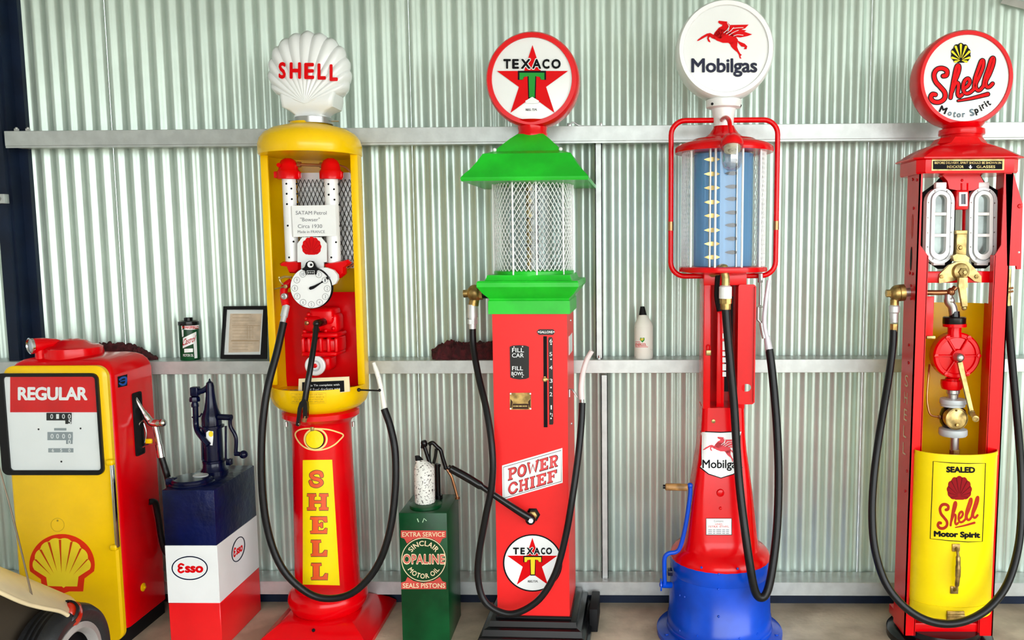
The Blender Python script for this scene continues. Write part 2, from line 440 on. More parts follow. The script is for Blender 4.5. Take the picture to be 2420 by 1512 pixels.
# ---------------------------------------------------------------- the shed
CONC = mat('concrete', (.66, .56, .42), .7, var=.12, vscale=4.5, bump=.15, bscale=45, col2=(.40, .33, .24), lo=.36, hi=.62)
fl = structure('floor', obj('floor', MB().box(-6.2, 5.2, -2.5, 4.40, -.12, 0), CONC))
GRND2 = mat('gravel_yard', (.48, .44, .38), .9, var=.15, vscale=1.5)
structure('ground', obj('ground', MB().box(-40, 40, -60, -2.5, -.2, -.06), GRND2))
def corr_sheet(w, h, pitch=.0762, amp=.009, per=10):
    """one corrugated sheet: x 0..w, z 0..h, wave in y"""
    n = int(round(w/pitch))*per; vs = []; fs = []
    for i in range(n+1):
        x = w*i/n; s_ = math.sin(2*PI*x/pitch); y = -amp*math.copysign(abs(s_)**.62, s_)
        vs += [(x, y, 0), (x, y, h)]
    for i in range(n): fs.append((2*i, 2*i+2, 2*i+3, 2*i+1))
    return MB().add(vs, fs)
wb = bpy.data.objects.new('wall_back', None); COL.objects.link(wb); wb['kind'] = 'structure'
wb.location = (0, WALL_Y, 0)
base = obj('corrugated_sheet', corr_sheet(.762, 3.55), ZINC, wb, angle=60)
x_start = -3.28
for i in range(10):
    o = base if i == 0 else base.copy()
    if i: COL.objects.link(o)
    o.parent = wb; o.location = (x_start+.762*i, .0015*(i % 2), .05)
GY = WALL_Y-.155
def girt_z(px, py): return P(px, py, GY).z
def girt(y_top, y_bot, xl, xr, lip_top):
    z1, z0 = girt_z(1300, y_top), girt_z(1300, y_bot); t = .004; mb = MB()
    yb = -.012; yf = GY-WALL_Y
    mb.box(xl, xr, yf, yf+t, z0, z1, .0015, 1)
    mb.box(xl, xr, yf+t, yb, z1-t, z1); mb.box(xl, xr, yf+t, yb, z0, z0+t)
    mb.box(xl, xr, yb-t, yb, z0+t, z0+.02); mb.box(xl, xr, yb-t, yb, z1-.02, z1-t)
    if lip_top: mb.box(xl, xr, yf+.004, yf+.012, z0-.009, z0)
    obj('girt', mb, GALV, wb); return z1
xgl = P(10, 322, GY).x
GZ3 = girt(298, 334, xgl, 4.3, True); GZ2 = girt(851, 882, -3.28, 4.3, False); GZ1 = girt(1375, 1406, -3.28, 4.3, False)
# navy strip put in for the shaded gap under the lowest girt, studs and their bolts
obj('gap_strip', MB().box(-3.28, 4.3, -.06, -.02, .0, .075), COLN, wb)
def stud(px, ptop, pbot, w):
    a = P(px, ptop, GY+.06); b = P(px, pbot, GY+.06); mb = MB(); hw = w/2
    mb.box(a.x-hw, a.x+hw, GY+.05-WALL_Y, GY+.055-WALL_Y, b.z, a.z); mb.box(a.x+hw-.004, a.x+hw, GY+.05-WALL_Y, -.012, b.z, a.z)
    mb.box(a.x-hw, a.x-hw+.004, GY+.05-WALL_Y, -.012, b.z, a.z)
    s_ = obj('stud', mb, GALV, wb)
    bt = MB(); bt.cyl((a.x, GY+.04-WALL_Y, b.z+.0), (a.x, GY+.04-WALL_Y, b.z+.012), .012, 6); bt.cyl((a.x, GY+.04-WALL_Y, b.z+.01), (a.x, GY+.04-WALL_Y, b.z+.024), .006, 8)
    obj('bolt', bt, STL, s_)
stud(1414, 336, 850, .034); stud(1428, 886, 1374, .034)
for px in (36, 63):
    p = P(px, 308, GY+.02); mb = MB(); z = GZ3
    mb.cyl((p.x, GY+.03-WALL_Y, z-.002), (p.x, GY+.03-WALL_Y, z+.014), .012, 6); mb.sphere((p.x, GY+.03-WALL_Y, z+.016), .007, 10)
    obj('bolt', mb, STL, wb)
# painted corner column (folded navy steel), its bracket plate, a pale panel added for the bright opening beyond it
cl = bpy.data.objects.new('trim_1', None); COL.objects.link(cl); cl['kind'] = 'structure'; cl['label'] = 'dark navy folded steel corner column beside the corrugated wall'
mb = MB(); xa = P(6, 700, 4.21).x; xb = P(36, 700, 4.21).x; xc = P(53, 700, 4.24).x; xd = P(94, 700, 4.30).x
xl = xa-.05
mb.prism([(xa, 4.235), (xa+.012, 4.205), (xb, 4.205), (xb+.004, 4.225), (xc, 4.225), (xc+.003, 4.29), (xd, 4.29), (xd, 4.33), (xa, 4.33)], 0, 3.6, lambda u, v, w: (u, v, w))
obj('column', mb, COLN, cl)
p = P(0, 470, 4.2); q = P(20, 470, 4.2); mb = MB(); mb.box(p.x-.05, q.x, 4.17, 4.206, P(5, 481, 4.2).z, P(5, 459, 4.2).z, .002); o = obj('bracket_plate', mb, GALV, cl)
mb = MB(); pc = P(8, 470, 4.2); mb.cyl((pc.x, 4.16, pc.z), (pc.x, 4.175, pc.z), .012, 6); mb.cyl((pc.x, 4.155, pc.z), (pc.x, 4.17, pc.z), .006, 8); obj('bolt', mb, STL, o)
PALE = mat('pale_blue_sheet', (.66, .78, .86), .45, var=.05, vscale=2)
mb = MB(); mb.box(-5.0, xa+.03, 4.34, 4.37, .0, 3.63)
for k in range(6): mb.box(-4.8+.28*k, -4.72+.28*k, 4.325, 4.34, .02, 3.6, .006)
o = structure('daylight_panel', obj('daylight_panel', mb, PALE)); o['label'] = 'pale blue panel standing in for the bright opening beyond the navy column'
# roof, its brace, right wall
ROOFM = mat('roof_lining', (.62, .65, .62), .5, .2, var=.08)
rf = structure('ceiling', obj('ceiling', MB().box(-5, 5.2, -3.4, 4.6, 3.62, 3.66), ROOFM))
mb = MB(); mb.tube([P(2368, -4, 4.285), P(2400, 4, 4.285), P(2560, 44, 4.285)], .024, 4); obj('brace', mb, GALV, wb).location = (0, -WALL_Y, 0)
structure('wall_right', obj('wall_right', MB().box(4.32, 4.36, 1.7, 4.4, 0, 3.62), ZINC))  # unseen wall, its length set to hold back side light
structure('front_light_blocker', obj('front_light_blocker', MB().box(-5, -2.0, -3.44, -3.4, 0, 3.62), ROOFM))  # unseen partial wall added to block and shape the light
structure('wall_left', obj('wall_left', MB().box(-5.04, -5, -3.4, 4.6, 0, 3.62), ROOFM))
# ---------------------------------------------------------------- things on the girts
TZ = GZ2
t = Thing('oil_tin', 'round green and white oil tin with red script on a girt', 'oil tin', 450, 840, 4.235, z=TZ)
r = t.m(22, 450, 800); H = t.z(762, 450)
mb = MB().lathe([(r*.97, 0), (r, .003), (r, H*.985), (r*.985, H)], (0, 0, 0)); can = t.part('can', mb, GRND)
mb = MB().lathe([(r*1.03, H-.012), (r*1.05, H-.006), (r*1.03, H+.006), (r*.9, H+.010), (r*.45, H+.011)], (0, 0, 0)); t.part('rim', mb, BLK)
mb = MB().lathe([(r*.44, H+.010), (r*.44, H+.024), (r*.38, H+.026)], (0, 0, 0), seg=24); t.part('cap', mb, BLK)
S = cylv(r*1.002); Z7 = zoomed(7.96, 380, 710)
fd = lambda *ps: tf(poly(ps), Z7)
t.decal('label_band', WHT, S, [fd((385, 462), (520, 468), (640, 465), (718, 455), (722, 535), (640, 550), (520, 552), (388, 545)),
        fd((390, 552), (426, 552), (428, 672), (402, 690)), fd((415, 705), (520, 655), (668, 585), (690, 1080), (635, 1088), (615, 812), (520, 850), (412, 900)), fd((440, 908), (605, 900), (606, 968), (442, 980))], 1, can, sub=12)
t.decal('lettering', REDB, S, [tf(text('WAKEFIELD', 395, 478, 715, 530, .02), Z7)], 2, can, sub=12)
t.decal('lettering', mat('crimson_print', (.5, .01, .02), .5), S, [tf(text('Castrol', 415, 690, 650, 810, .015, shear=.3), lambda x, y: Z7(x, y-.36*(x-530)))], 2, can, sub=12)
t.decal('lettering', WHT, S, [tf(text('MOTOR OIL', 418, 1005, 615, 1055, .02), Z7)], 2, can, sub=12)

t = Thing('framed_document', 'black framed yellowed document leaning on the corrugated wall', 'picture frame', 578, 840, 4.205, z=TZ)
pt = planeg((0, 0, 0), (0, -1, .30))
def tilt(pp): return [pt(t, x, y, t.dir(x, y)) for x, y in pp]
nrm = Vector((0, -1, .30)).normalized()
def slab(mb, outer, inner, d0, d1):
    a = tilt(outer); n = len(a)
    if inner:
        b = tilt(inner); vs = [p+nrm*d0 for p in a+b]+[p+nrm*d1 for p in a+b]; fs = []
        for i in range(n):
            j = (i+1) % n; fs += [(i, j, n+j, n+i), (2*n+i, 3*n+i, 3*n+j, 2*n+j), (i, 2*n+i, 2*n+j, j), (n+i, n+j, 3*n+j, 3*n+i)]
        mb.add(vs, fs)
    else:
        mb.add([p+nrm*d0 for p in a]+[p+nrm*d1 for p in a], [(0, 1, 2, 3), (7, 6, 5, 4)]+[(i, i+4, (i+1) % 4+4, (i+1) % 4) for i in range(4)])
O4 = [(530.5, 725), (633, 724), (632, 848), (523.5, 848)]; I4 = [(537, 732), (624.5, 732), (618, 839), (530, 839)]
mb = MB(); slab(mb, O4, I4, 0, .014); t.part('frame', mb, BLKM)
mb = MB(); slab(mb, O4, None, -.004, .0015); bk = t.part('mount', mb, WHT)
PAPER = mat('aged_paper', (.80, .62, .46), .7, var=.12, vscale=14)
t.decal('document', PAPER, pt, poly([(544, 741), (619, 741), (613, 831), (540, 833), (541, 790)]), 2, bk)
TAN = mat('faded_ink', (.48, .32, .18), .7)
t.decal('print_lines', TAN, pt, [rect(549, 742.5+k*7.6, 549+random.uniform(35, 64), 743.3+k*7.6) for k in range(12)]+[rect(548, 769, 614, 770.3), rect(546, 804, 612, 806.2), rect(584, 770, 584.8, 800), rect(590, 770, 590.6, 800), rect(597, 770, 597.6, 800)], 3, bk)
mb = MB(); slab(mb, I4, None, .005, .007); t.part('glazing', mb, GLSW)

def oil_bottle(label, px, pybase, Y, z, hw, ysh, ycone, tip, m, lean=0.0):
    t = Thing('oil_bottle', label, 'oil bottle', px, pybase, Y, z=z, group=None)
    r = t.m(hw, px, pybase); hs = t.z(ysh, px); hc = t.z(ycone, px); ht = t.z(tip, px)
    mb = MB().lathe([(r*.95, 0), (r, .004), (r, hs), (r*.97, hs+.002)], (0, 0, 0), seg=32); body = t.part('body', mb, m)
    rings = []
    for k in range(9):
        f = k/8; rr = r*(1-.62*f**1.4); zz = hs+.002+(hc-hs)*f
        rings.append([(rr*math.cos(a)+lean*f*f, rr*math.sin(a), zz) for a in [2*PI*i/28 for i in range(28)]])
    t.part('pourer', MB().loft(rings), m)
    rr = r*.40
    mb = MB(); n = 16
    mb.loft([[(rr*1.05*(1-.45*f)*math.cos(2*PI*i/n)+lean*(1+.5*f), rr*(1-.45*f)*math.sin(2*PI*i/n), hc+(ht-hc)*f) for i in range(n)] for f in (0, .35, .7, 1)])
    t.part('spout_tip', mb, BLKM); return t, body, r
t, body, r = oil_bottle('scuffed white oil bottle with small green shield mark on a girt', 1521, 846, 4.235, TZ, 22, 772, 744, 724, WCHIP2, -.004)
S = cylv(r*1.002); Z2 = zoomed(2.909, 1480, 480)
t.decal('shield_mark', GRNP, S, tf(poly([(95, 925), (126, 925), (126, 942), (111, 958), (95, 942)]), Z2), 1, body)
t.decal('shield_mark', YELP, S, tf(text('BP', 99, 929, 122, 944, .03), Z2), 2, body)
t.decal('lettering', REDB, S, [tf(text('ENERGOL', 63, 962, 138, 982, .02), Z2), tf(rect(62, 952, 95, 955), Z2), tf(rect(62, 986, 150, 989), Z2)], 1, body, sub=6)

def rag(label, pts, Y, dep, seed):
    """crumpled cloth: pts = (px, py top) along the girt, standing on its top flange"""
    random.seed(seed)
    t = Thing('rag', label, 'cloth', pts[0][0], 848, Y, z=TZ)
    P3 = [Vector((t.x(px, 845), 0, max(.006, t.z(py, px)))) for px, py in pts]; P3 = smooth(P3, 6); rings = []
    for i, p in enumerate(P3):
        e = min(1, i/4, (len(P3)-1-i)/4)*.9+.1; n = 14; ring_ = []
        for k in range(n):
            a = PI*k/(n-1); j = 1+random.uniform(-.16, .10)
            ring_.append((p.x+random.uniform(-.004, .004), -dep*e*math.cos(a)*j, max(.0005, p.z*math.sin(a)**.7*j) if 0 < k < n-1 else 0))
        rings.append(ring_)
    t.part('folds', MB().loft(rings, True, True, True), MAR, angle=50); return t
rag('dark maroon crumpled rag on a girt behind the red and yellow pump', [(236, 812), (262, 809), (290, 810), (318, 815), (338, 824), (352, 836), (372, 845)], 4.235, .045, 3)
rag('dark maroon folded rag on a girt behind the green roofed pump', [(1021, 826), (1045, 812), (1068, 803), (1080, 806), (1100, 809), (1130, 808), (1170, 806), (1215, 808), (1240, 816)], 4.235, .05, 5)

t = Thing('wire_tool', 'thin bent steel rod with clips lying on the uppermost girt', 'tool', 1350, 297, 4.22, z=GZ3)
mb = MB(); L3 = lambda px, py: t.L3(px, py, 0)
zt = .0045
def W3(px, dz): q = t.L3(px, 296, 0); return (q.x, 0, dz)
mb.tube([W3(1349, .006), W3(1352, .024), W3(1358, .022), W3(1368, .010), W3(1385, .006), W3(1420, .006), W3(1460, .003)], .0035, 6, 4); t.part('rod', mb, STL)
mb = MB(); a = W3(1344, 0); mb.box(a[0]-.008, a[0]+.012, -.01, .01, 0, .02, .002); t.part('clip', mb, STL)
mb = MB(); a = W3(1421, 0); mb.box(a[0]-.005, a[0]+.005, -.008, .008, 0, .022, .002); t.part('clip', mb, STL)
mb = MB(); a = W3(1374, 0); mb.box(a[0]-.012, a[0]+.014, -.012, .002, 0, .007, .002); t.part('clip', mb, BLKM)
# ---------------------------------------------------------------- boxy red and yellow pump at the left end
def rr_ring(hx, y0, y1, r, z, n=5, cx=0.0): return [(x, y, z) for x, y in rrect(cx-hx, y0, cx+hx, y1, r, n)]
t = Thing('petrol_pump', 'boxy red petrol pump with yellow front and lit-style price window', 'petrol pump', 0, 0, 3.94, X=P(128.5, 900, 3.74).x)
t.o['label'] = 'boxy red petrol pump with yellow front panel and square dial window'
YF = -.2
HX = (t.x(252, 900, YF)-t.x(5, 900, YF))/2
ZT = t.z(864, 128, YF)
t.part('kick_plinth', MB().box(-HX+.012, HX-.012, -.17, .185, 0, .085), BLKM)
secs = [(0, .08), (0, ZT-.055), (.004, ZT-.035), (.012, ZT-.015), (.028, ZT+.005), (.05, ZT+.018), (.085, ZT+.026), (.14, ZT+.028)]
body = t.part('body', MB().loft([rr_ring(HX-i+.004, -.175+i, .195-i, max(.008, .035-i*.3), z) for i, z in secs]), RED)
zb = .03
fp = rrect(-HX+.002, zb, HX-.002, ZT-.002, .05, 8)
fi = rrect(-HX+.012, zb+.004, HX-.012, ZT-.012, .045, 8)
mb = MB(); mb.loft([[(u, -.172, v) for u, v in fp], [(u, YF+.008, v) for u, v in fp], [(u, YF, v) for u, v in fi]]); front = t.part('front_panel', mb, YEL)
# window: black rubber frame, printed dial face, glass
def pq(pp, y): return [t.L(x, y_, y) for x, y_ in pp]
a = t.L(10, 1121, YF); b = t.L(233, 881, YF); c = t.L(28, 1110, YF); d = t.L(227, 889, YF)
o_ = rrect(a[0], a[1], b[0], b[1], .03, 6); i_ = rrect(c[0], c[1], d[0], d[1], .015, 6)
t.part('window_frame', MB().frame(o_, i_, YF-.012, YF+.004), RUB)
face = t.part('dial_face', MB().prism(i_, YF-.003, YF+.002), WHT, label='white dial face with red header')
PS = plane(YF-.0032)
t.decal('dial_header', REDB, PS, rect(24, 888, 231, 974), 1, face)
ZB = zoomed(3.6, 0, 760)
t.decal('lettering', WHT, PS, text('REGULAR', 42, 914, 207, 946, .05, .95), 2, face, label='white lettering')
t.decal('counter', BLKM, PS, [tf(rect(395, 775, 610, 840), ZB), tf(rect(555, 838, 608, 870), ZB)], 1, face)
GRYP = mat('grey_counter', (.30, .34, .36), .5)
t.decal('counter', GRYP, PS, [tf(rect(403, 938, 620, 1008), ZB), tf(rect(562, 1006, 618, 1040), ZB)], 1, face)
t.decals('counter', GRYP, PS, [tf(rect(410, 1076, 625, 1112), ZB), tf(rect(460, 905, 565, 926), ZB)], 1, face)
t.decals('digit', WHT, PS, [tf(text(ch, x-12, y-20, x+12, y+20, .01), ZB) for ch, x, y in (('0', 440, 806), ('1', 490, 806), ('0', 540, 806), ('0', 590, 806), ('5', 593, 852), ('0', 443, 974), ('0', 490, 974), ('0', 541, 974), ('0', 592, 974), ('0', 590, 1022))]
        + [tf(text(ch, x-9, 1080, x+9, 1108, .01), ZB) for ch, x in (('6', 450), ('5', 520), ('0', 590))], 2, face)
t.decals('screw', INK, PS, [tf(disc(x, y, 8), ZB) for x, y in ((328, 915), (685, 908), (522, 1190))], 1, face)
t.part('window_glass', MB().prism(i_, YF-.009, YF-.007), GLSW)
# round keyhole cover and the scallop badge on the front
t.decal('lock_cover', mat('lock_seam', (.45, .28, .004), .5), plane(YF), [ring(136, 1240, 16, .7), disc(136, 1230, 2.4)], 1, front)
Z3 = zoomed(4.555, 0, 1180)
FS = plane(YF)
outer = [(668+352*math.sin(math.radians(a)), 704-332*math.cos(math.radians(a))) for a in range(-102, 103, 6)] + [(910, 850), (895, 990), (745, 990), (690, 1008), (640, 990), (455, 990), (440, 858)]
t.decal('badge', mat('orange_red_print', (.80, .035, .008), .4), FS, tf(poly(outer), Z3), 1, front, label='red scallop badge')
rays = [((378, 640), (550, 815)), ((435, 535), (580, 800)), ((525, 455), (615, 775)), ((645, 430), (662, 790)), ((770, 455), (705, 780)), ((870, 525), (745, 800)), ((945, 640), (785, 815))]
tips = [(368, 750)]+[r_[0] for r_ in rays]+[(965, 750)]
inner = []
for k in range(len(tips)-1):
    p, q = Vector(tips[k]), Vector(tips[k+1]); dd = q-p; nn = Vector((dd.y, -dd.x)).normalized()
    for f in (.06, .18, .35, .5, .65, .82, .94): inner.append(tuple(p+dd*f+nn*(.20*dd.length*(1-abs(2*f-1)**2.5))))
inner += [(965, 752), (845, 830), (832, 936), (705, 936), (685, 952), (665, 936), (512, 932), (497, 838), (370, 757)]
t.decal('badge', YELP, FS, tf(poly(inner), Z3), 2, front, label='yellow fan inside the badge')
t.decal('badge', mat('rust_red_print', (.62, .06, .008), .45), FS, [tf(([(a_[0]-13, a_[1]+4), (a_[0]+13, a_[1]-4 if a_[0] > 660 else a_[1]+4), b_], [(0, 1, 2)]), Z3) for a_, b_ in rays], 3, front)
# chrome rub strips with yellow caps
def strip(pt, pb, y, x_out):
    mb = MB(); A = t.L3(*pt, y); B = t.L3(*pb, y)
    mb.box(A.x-.006, A.x+.008, y-.01, y+.01, B.z, A.z, .004); o = t.part('rub_strip', mb, CHR)
    for q in (A, B):
        mb = MB(); mb.box(q.x-.022, q.x+.012, y-.016, y+.014, q.z-.014, q.z+.014, .009, 3); t.part('strip_cap', mb, YEL, o)
xs = t.x(263, 1090, -.185)
strip((264, 1092), (273, 1293), -.207, .02)
strip((349, 1040), (363, 1232), .205, .02)
# round lamp housing on the roof and the chrome-rimmed spotlight beside it
zr = ZT+.026
cx, cy = t.x(171, 825, 0.0), .0
mb = MB().lathe([(.13, zr-.012), (.132, zr+.012), (.128, zr+.035), (.112, zr+.044), (.085, zr+.048), (.06, zr+.066), (.03, zr+.074), (.0, zr+.076)], (cx, cy, 0), seg=44)
t.part('roof_dome', mb, RED)
sp = t.L3(76, 817, -.12); d_ = Vector((-.55, -.8, -.02)).normalized()
mb = MB().lathe([(.002, .15), (.010, .13), (.022, .10), (.031, .05), (.034, .02), (.034, .004)], sp, -d_, 24); spo = t.part('spotlight', mb, RED)
mb = MB().lathe([(.034, .004), (.038, .0), (.038, -.010), (.032, -.014), (.029, -.008)], sp, -d_, 28, cap=False); t.part('bezel', mb, CHR, spo)
mb = MB().lathe([(.031, -.006), (.018, -.004), (.001, .01)], sp, -d_, 24); t.part('lens', mb, mat('frosted_lens', (.55, .60, .66), .15, .3), spo)
mb = MB().cyl((sp.x+.02, -.10, zr-.035), (sp.x+.02, -.10, sp.z), .02, 16); t.part('lamp_stalk', mb, RED, spo)
# side: blue maker plate, nozzle boot, nozzle, hose
SX = HX+.0045; SS = planex(SX)
t.decal('maker_plate', INK, SS, poly([(278, 890), (301, 884), (301, 911), (279, 916)]), 1, body)
t.decal('maker_plate', mat('blue_print', (.02, .10, .45), .4), SS, [tf(stroke([(283, 897), (290, 892), (298, 893), (297, 905), (290, 909), (283, 906)], 4.5), lambda x, y: (x, y)), stroke([(285, 901), (297, 898)], 2.5)], 2, body)
q0 = SS(t, 311, 930, t.dir(311, 930)); q1 = SS(t, 341, 1070, t.dir(341, 1070))
mb = MB(); mb.frame([(u, v) for u, v in rrect(q0.y, q1.z, q1.y, q0.z, .01, 3)], [(u, v) for u, v in rrect(q0.y+.008, q1.z+.008, q1.y-.008, q0.z-.008, .008, 3)], SX-.002, SX+.006, lambda u, v, w: (w, u, v))
boot = t.part('nozzle_boot', mb, BLKM)
mb = MB(); mb.box(SX-.001, SX+.0015, q0.y+.004, q1.y-.004, q1.z+.004, q0.z-.004); t.part('boot_liner', mb, BLKM, boot)
yn = (q0.y+q1.y)/2+.01
def N3(px, py, dy=0.0): return t.L3(px, py, yn+dy)
mb = MB(); mb.tube([N3(319, 940, -.01), N3(328, 956), N3(341, 976)], .010, 14, 4); mb.tube([N3(339, 973), N3(350, 989), N3(358, 998), N3(368, 1000), N3(384, 999)], [.013, .016, .019, .019, .017], 16, 5)
mb.sphere(N3(384, 999), .019, 16)
noz = t.part('nozzle', mb, CHR)
mb = MB(); mb.tube([N3(366, 1003), N3(372, 1030), N3(378, 1062)], .013, 14, 4); mb.tube([N3(376, 1050), N3(381, 1080)], .017, 14); t.part('nozzle_grip', mb, CHR, noz)
mb = MB(); mb.tube([N3(345, 990), N3(330, 1000), N3(328, 1030), N3(331, 1058), N3(345, 1052), N3(372, 1048)], .004, 8, 5); mb.tube([N3(340, 1000), N3(346, 1022), N3(342, 1046)], .003, 8, 3); t.part('trigger_guard', mb, CHR, noz)
mb = MB(); p = N3(352, 1042, -.005); mb.box(p.x-.016, p.x+.016, p.y-.008, p.y+.008, p.z-.012, p.z+.012, .006); t.part('hook', mb, YEL, noz)
mb = MB(); mb.tube([N3(381, 1078), N3(388, 1100), N3(396, 1128), N3(402, 1165, .06), N3(410, 1260, .10), N3(404, 1310, .12), N3(386, 1290, .11), N3(372, 1210, .08), N3(366, 1187, .06), N3(352, 1186, .04)], .0145, 14, 8); t.part('hose', mb, RUB)
mb = MB(); q = SS(t, 338, 1387, t.dir(338, 1387)); mb.lathe([(.020, 0), (.020, .004), (.012, .008), (.006, .009), (.006, .014), (.0, .015)], (SX-.001, q.y, q.z), (1, 0, 0), 20); t.part('drain_knob', mb, YEL)

# ---------------------------------------------------------------- blue, white and red oil cabinet
t = Thing('oil_cabinet', 'blue, white and red oil tank with navy hand pump on top', 'oil tank', 0, 0, 3.94, X=P(443.5, 1158, 3.72).x)
YF = -.22; HX = (t.x(505.5, 1157, YF)-t.x(382, 1157, YF))/2; ZT = t.z(1158, 443, YF); z1 = t.z(1289, 447, YF); z2 = t.z(1424.5, 454, YF)
REDF = mat('red_gloss_tank', (.84, .006, .010), .35, coat=.2, var=.04)
t.part('tank_foot', MB().box(-HX, HX, YF, .22, 0, z2, .003, 1), REDF)
mid = t.part('tank_band', MB().box(-HX-.0005, HX+.0005, YF-.0005, .2205, z2, z1, .001, 1), WHT)
t.part('tank_top', MB().box(-HX, HX, YF, .22, z1, ZT, .004, 2), NAVYW)
S = plane(YF-.0005)
ZE = zoomed(1.8625, 0, 700)
t.decal('badge', NAVY, S, tf(ring(835, 1196, 80, 5, 53), ZE), 1, mid, label='navy oval badge outline')
def esso(x0, y0, x1, y1, fn):
    w = x1-x0
    e = [stroke([(x0+w*.20, y0+6), (x0+w*.10, y0+2), (x0+w*.02, y0+9), (x0+w*.03, y0+.40*(y1-y0)), (x0+w*.15, y0+.46*(y1-y0)), (x0+w*.03, y0+.56*(y1-y0)), (x0+w*.01, y1-9), (x0+w*.1, y1-2), (x0+w*.21, y1-7)], 9, 5)]
    return [tf(k, fn) for k in e+[text('sso', x0+w*.26, y0+10, x1, y1, .06, .98)]]
t.decal('lettering', REDB, S, esso(785, 1176, 895, 1217, ZE), 1, mid, label='red lettering')
SXs = planex(HX+.0006)
t.decal('badge', NAVY, SXs, tf(stroke([(x, y-(x-1049)*.75) for x, y in circ(1049, 1113, 28, 28, 50)], 4.5, 2, True), ZE), 1, mid)
t.decal('lettering', REDB, SXs, [tf(k, lambda x, y: ZE(1029+(x-785)*.36, 1096+(y-1176)*.92-((x-785)*.36-20)*.75)) for k in [stroke([(807, 1182), (796, 1178), (787, 1185), (788, 1192), (801, 1195), (788, 1199), (786, 1208), (796, 1215), (808, 1210)], 10, 5), text('sso', 817, 1186, 895, 1217, .06, .98)]], 1, mid)
# lid and hand pump
Z4 = zoomed(4.446, 360, 860)
def Q(x, y, yl=.02): return t.L3(*Z4(x, y), yl)
lc = t.x(455, 1140, -.10)
mb = MB().lathe([(.098, ZT-.002), (.100, ZT+.006), (.096, ZT+.012), (.090, ZT+.013), (.090, ZT+.022), (.084, ZT+.028), (.04, ZT+.030), (0, ZT+.030)], (lc, -.105, 0), seg=40); lid = t.part('lid', mb, NAVY)
mb = MB().lathe([(.035, ZT+.029), (.034, ZT+.032), (.0, ZT+.033)], (lc+.03, -.08, 0), seg=24); t.part('lid_cap', mb, GREY, lid)
mb = MB(); mb.box(lc-.105, lc-.06, -.15, -.11, ZT, ZT+.034, .008); t.part('hinge', mb, NAVY, lid)
yp = .06; pc = Q(638, 850, yp); k = t.m(1/4.446, 504, 1060, yp)
def zq(y): return Q(638, y, yp).z
mb = MB().lathe([(k*135, ZT), (k*135, ZT+.02), (k*112, ZT+.032), (k*104, zq(1030)), (k*112, zq(1024)), (k*112, zq(1004)), (k*95, zq(1000)), (k*95, zq(668)), (k*118, zq(665)), (k*118, zq(642)), (k*98, zq(638)), (k*98, zq(560)), (k*90, zq(530)), (k*68, zq(470)), (k*54, zq(400)), (k*44, zq(310)), (k*40, zq(230)), (k*32, zq(195)), (k*12, zq(180)), (k*8, zq(160)), (0, zq(150))], (pc.x, yp, 0), seg=32)
pump = t.part('pump_barrel', mb, NAVY)
mb = MB()
for x in (528, 772): mb.tube([Q(x, 650, yp-.02), Q(x, 1010, yp-.02)], k*12, 8)
for x in (528, 772): mb.box(Q(x, 0, yp).x-k*28, Q(x, 0, yp).x+k*28, yp-.03, yp, zq(1050), zq(985), .004)
t.part('tie_rod', mb, NAVY, pump)
mb = MB(); mb.tube([Q(632, 225, yp), Q(590, 240, yp), Q(540, 275, yp), Q(485, 292, yp)], k*30, 12, 4)
a_ = Q(450, 285, yp); mb.box(a_.x-k*40, a_.x+k*42, yp-k*40, yp+k*40, zq(335), zq(238), .006)
mb.lathe([(k*54, zq(392)), (k*56, zq(370)), (k*50, zq(345)), (k*30, zq(335))], (Q(446, 370, yp).x, yp, 0), seg=8); mb.lathe([(k*36, zq(450)), (k*38, zq(430)), (k*28, zq(395))], (Q(448, 420, yp).x, yp, 0), seg=16)
mb.tube([Q(452, 430, yp), Q(456, 540, yp), Q(460, 640, yp), Q(480, 710, yp-.02), Q(530, 780, yp-.05), Q(590, 850, yp-.06)], k*29, 14, 5); mb.tube([Q(418, 560, yp), Q(500, 550, yp), Q(520, 518, yp)], k*9, 8)
t.part('spout', mb, NAVY, pump)
mb = MB(); mb.tube([Q(700, 555, yp-.02), Q(830, 562, yp-.03)], k*32, 12); mb.tube([Q(820, 565, yp-.03), Q(820, 650, yp-.03), Q(865, 735, yp-.03), Q(882, 800, yp-.03), Q(876, 935, yp-.03)], k*19, 10, 5)
mb.tube([Q(868, 942, yp-.03), Q(925, 945, yp-.03)], k*24, 10); cr = t.part('crank', mb, NAVY, pump)
t.part('crank_knob', MB().sphere(Q(958, 950, yp-.03), k*43, 18), NAVY, cr)
S = cylv(k*95, pc.x, yp)
t.decal('sticker', WHT, S, tf(poly([(590, 700), (640, 708), (640, 770), (632, 855), (606, 852), (565, 780), (566, 720)]), Z4), 1, pump, sub=5)
t.decal('sticker', YELP, S, tf(disc(615, 735, 24, 30), Z4), 2, pump, sub=5)

# ---------------------------------------------------------------- tail of the small cream car
t = Thing('vintage_car', 'cream car tail with aerial, red lamp and pale-rimmed wheel', 'car', 0, 0, 3.15, X=-2.105)
r = .23; C0 = (0, 0, r)
prof = [(.155, -.008), (.175, .006), (.20, .008), (.218, -.004), (.229, -.025), (.2305, -.045), (.2305, -.095), (.228, -.115), (.215, -.135), (.16, -.135)]
t.part('tyre', MB().lathe(prof, C0, (1, 0, 0), 64, cap=False), mat('tyre_rubber', (.022, .024, .028), .42, var=.2, bump=.12, bscale=70))
mb = MB()
for dx in (-.05, -.07, -.09): mb.lathe([(.2312, dx), (.2318, dx-.003), (.2318, dx-.009), (.2312, dx-.012)], C0, (1, 0, 0), 64, cap=False)
t.part('tread', mb, RUB)
t.part('wheel_rim', MB().lathe([(.157, -.012), (.158, -.002), (.135, .002), (.125, -.006), (.118, -.03)], C0, (1, 0, 0), 48, cap=False), mat('grey_rim', (.45, .42, .40), .5, var=.15))
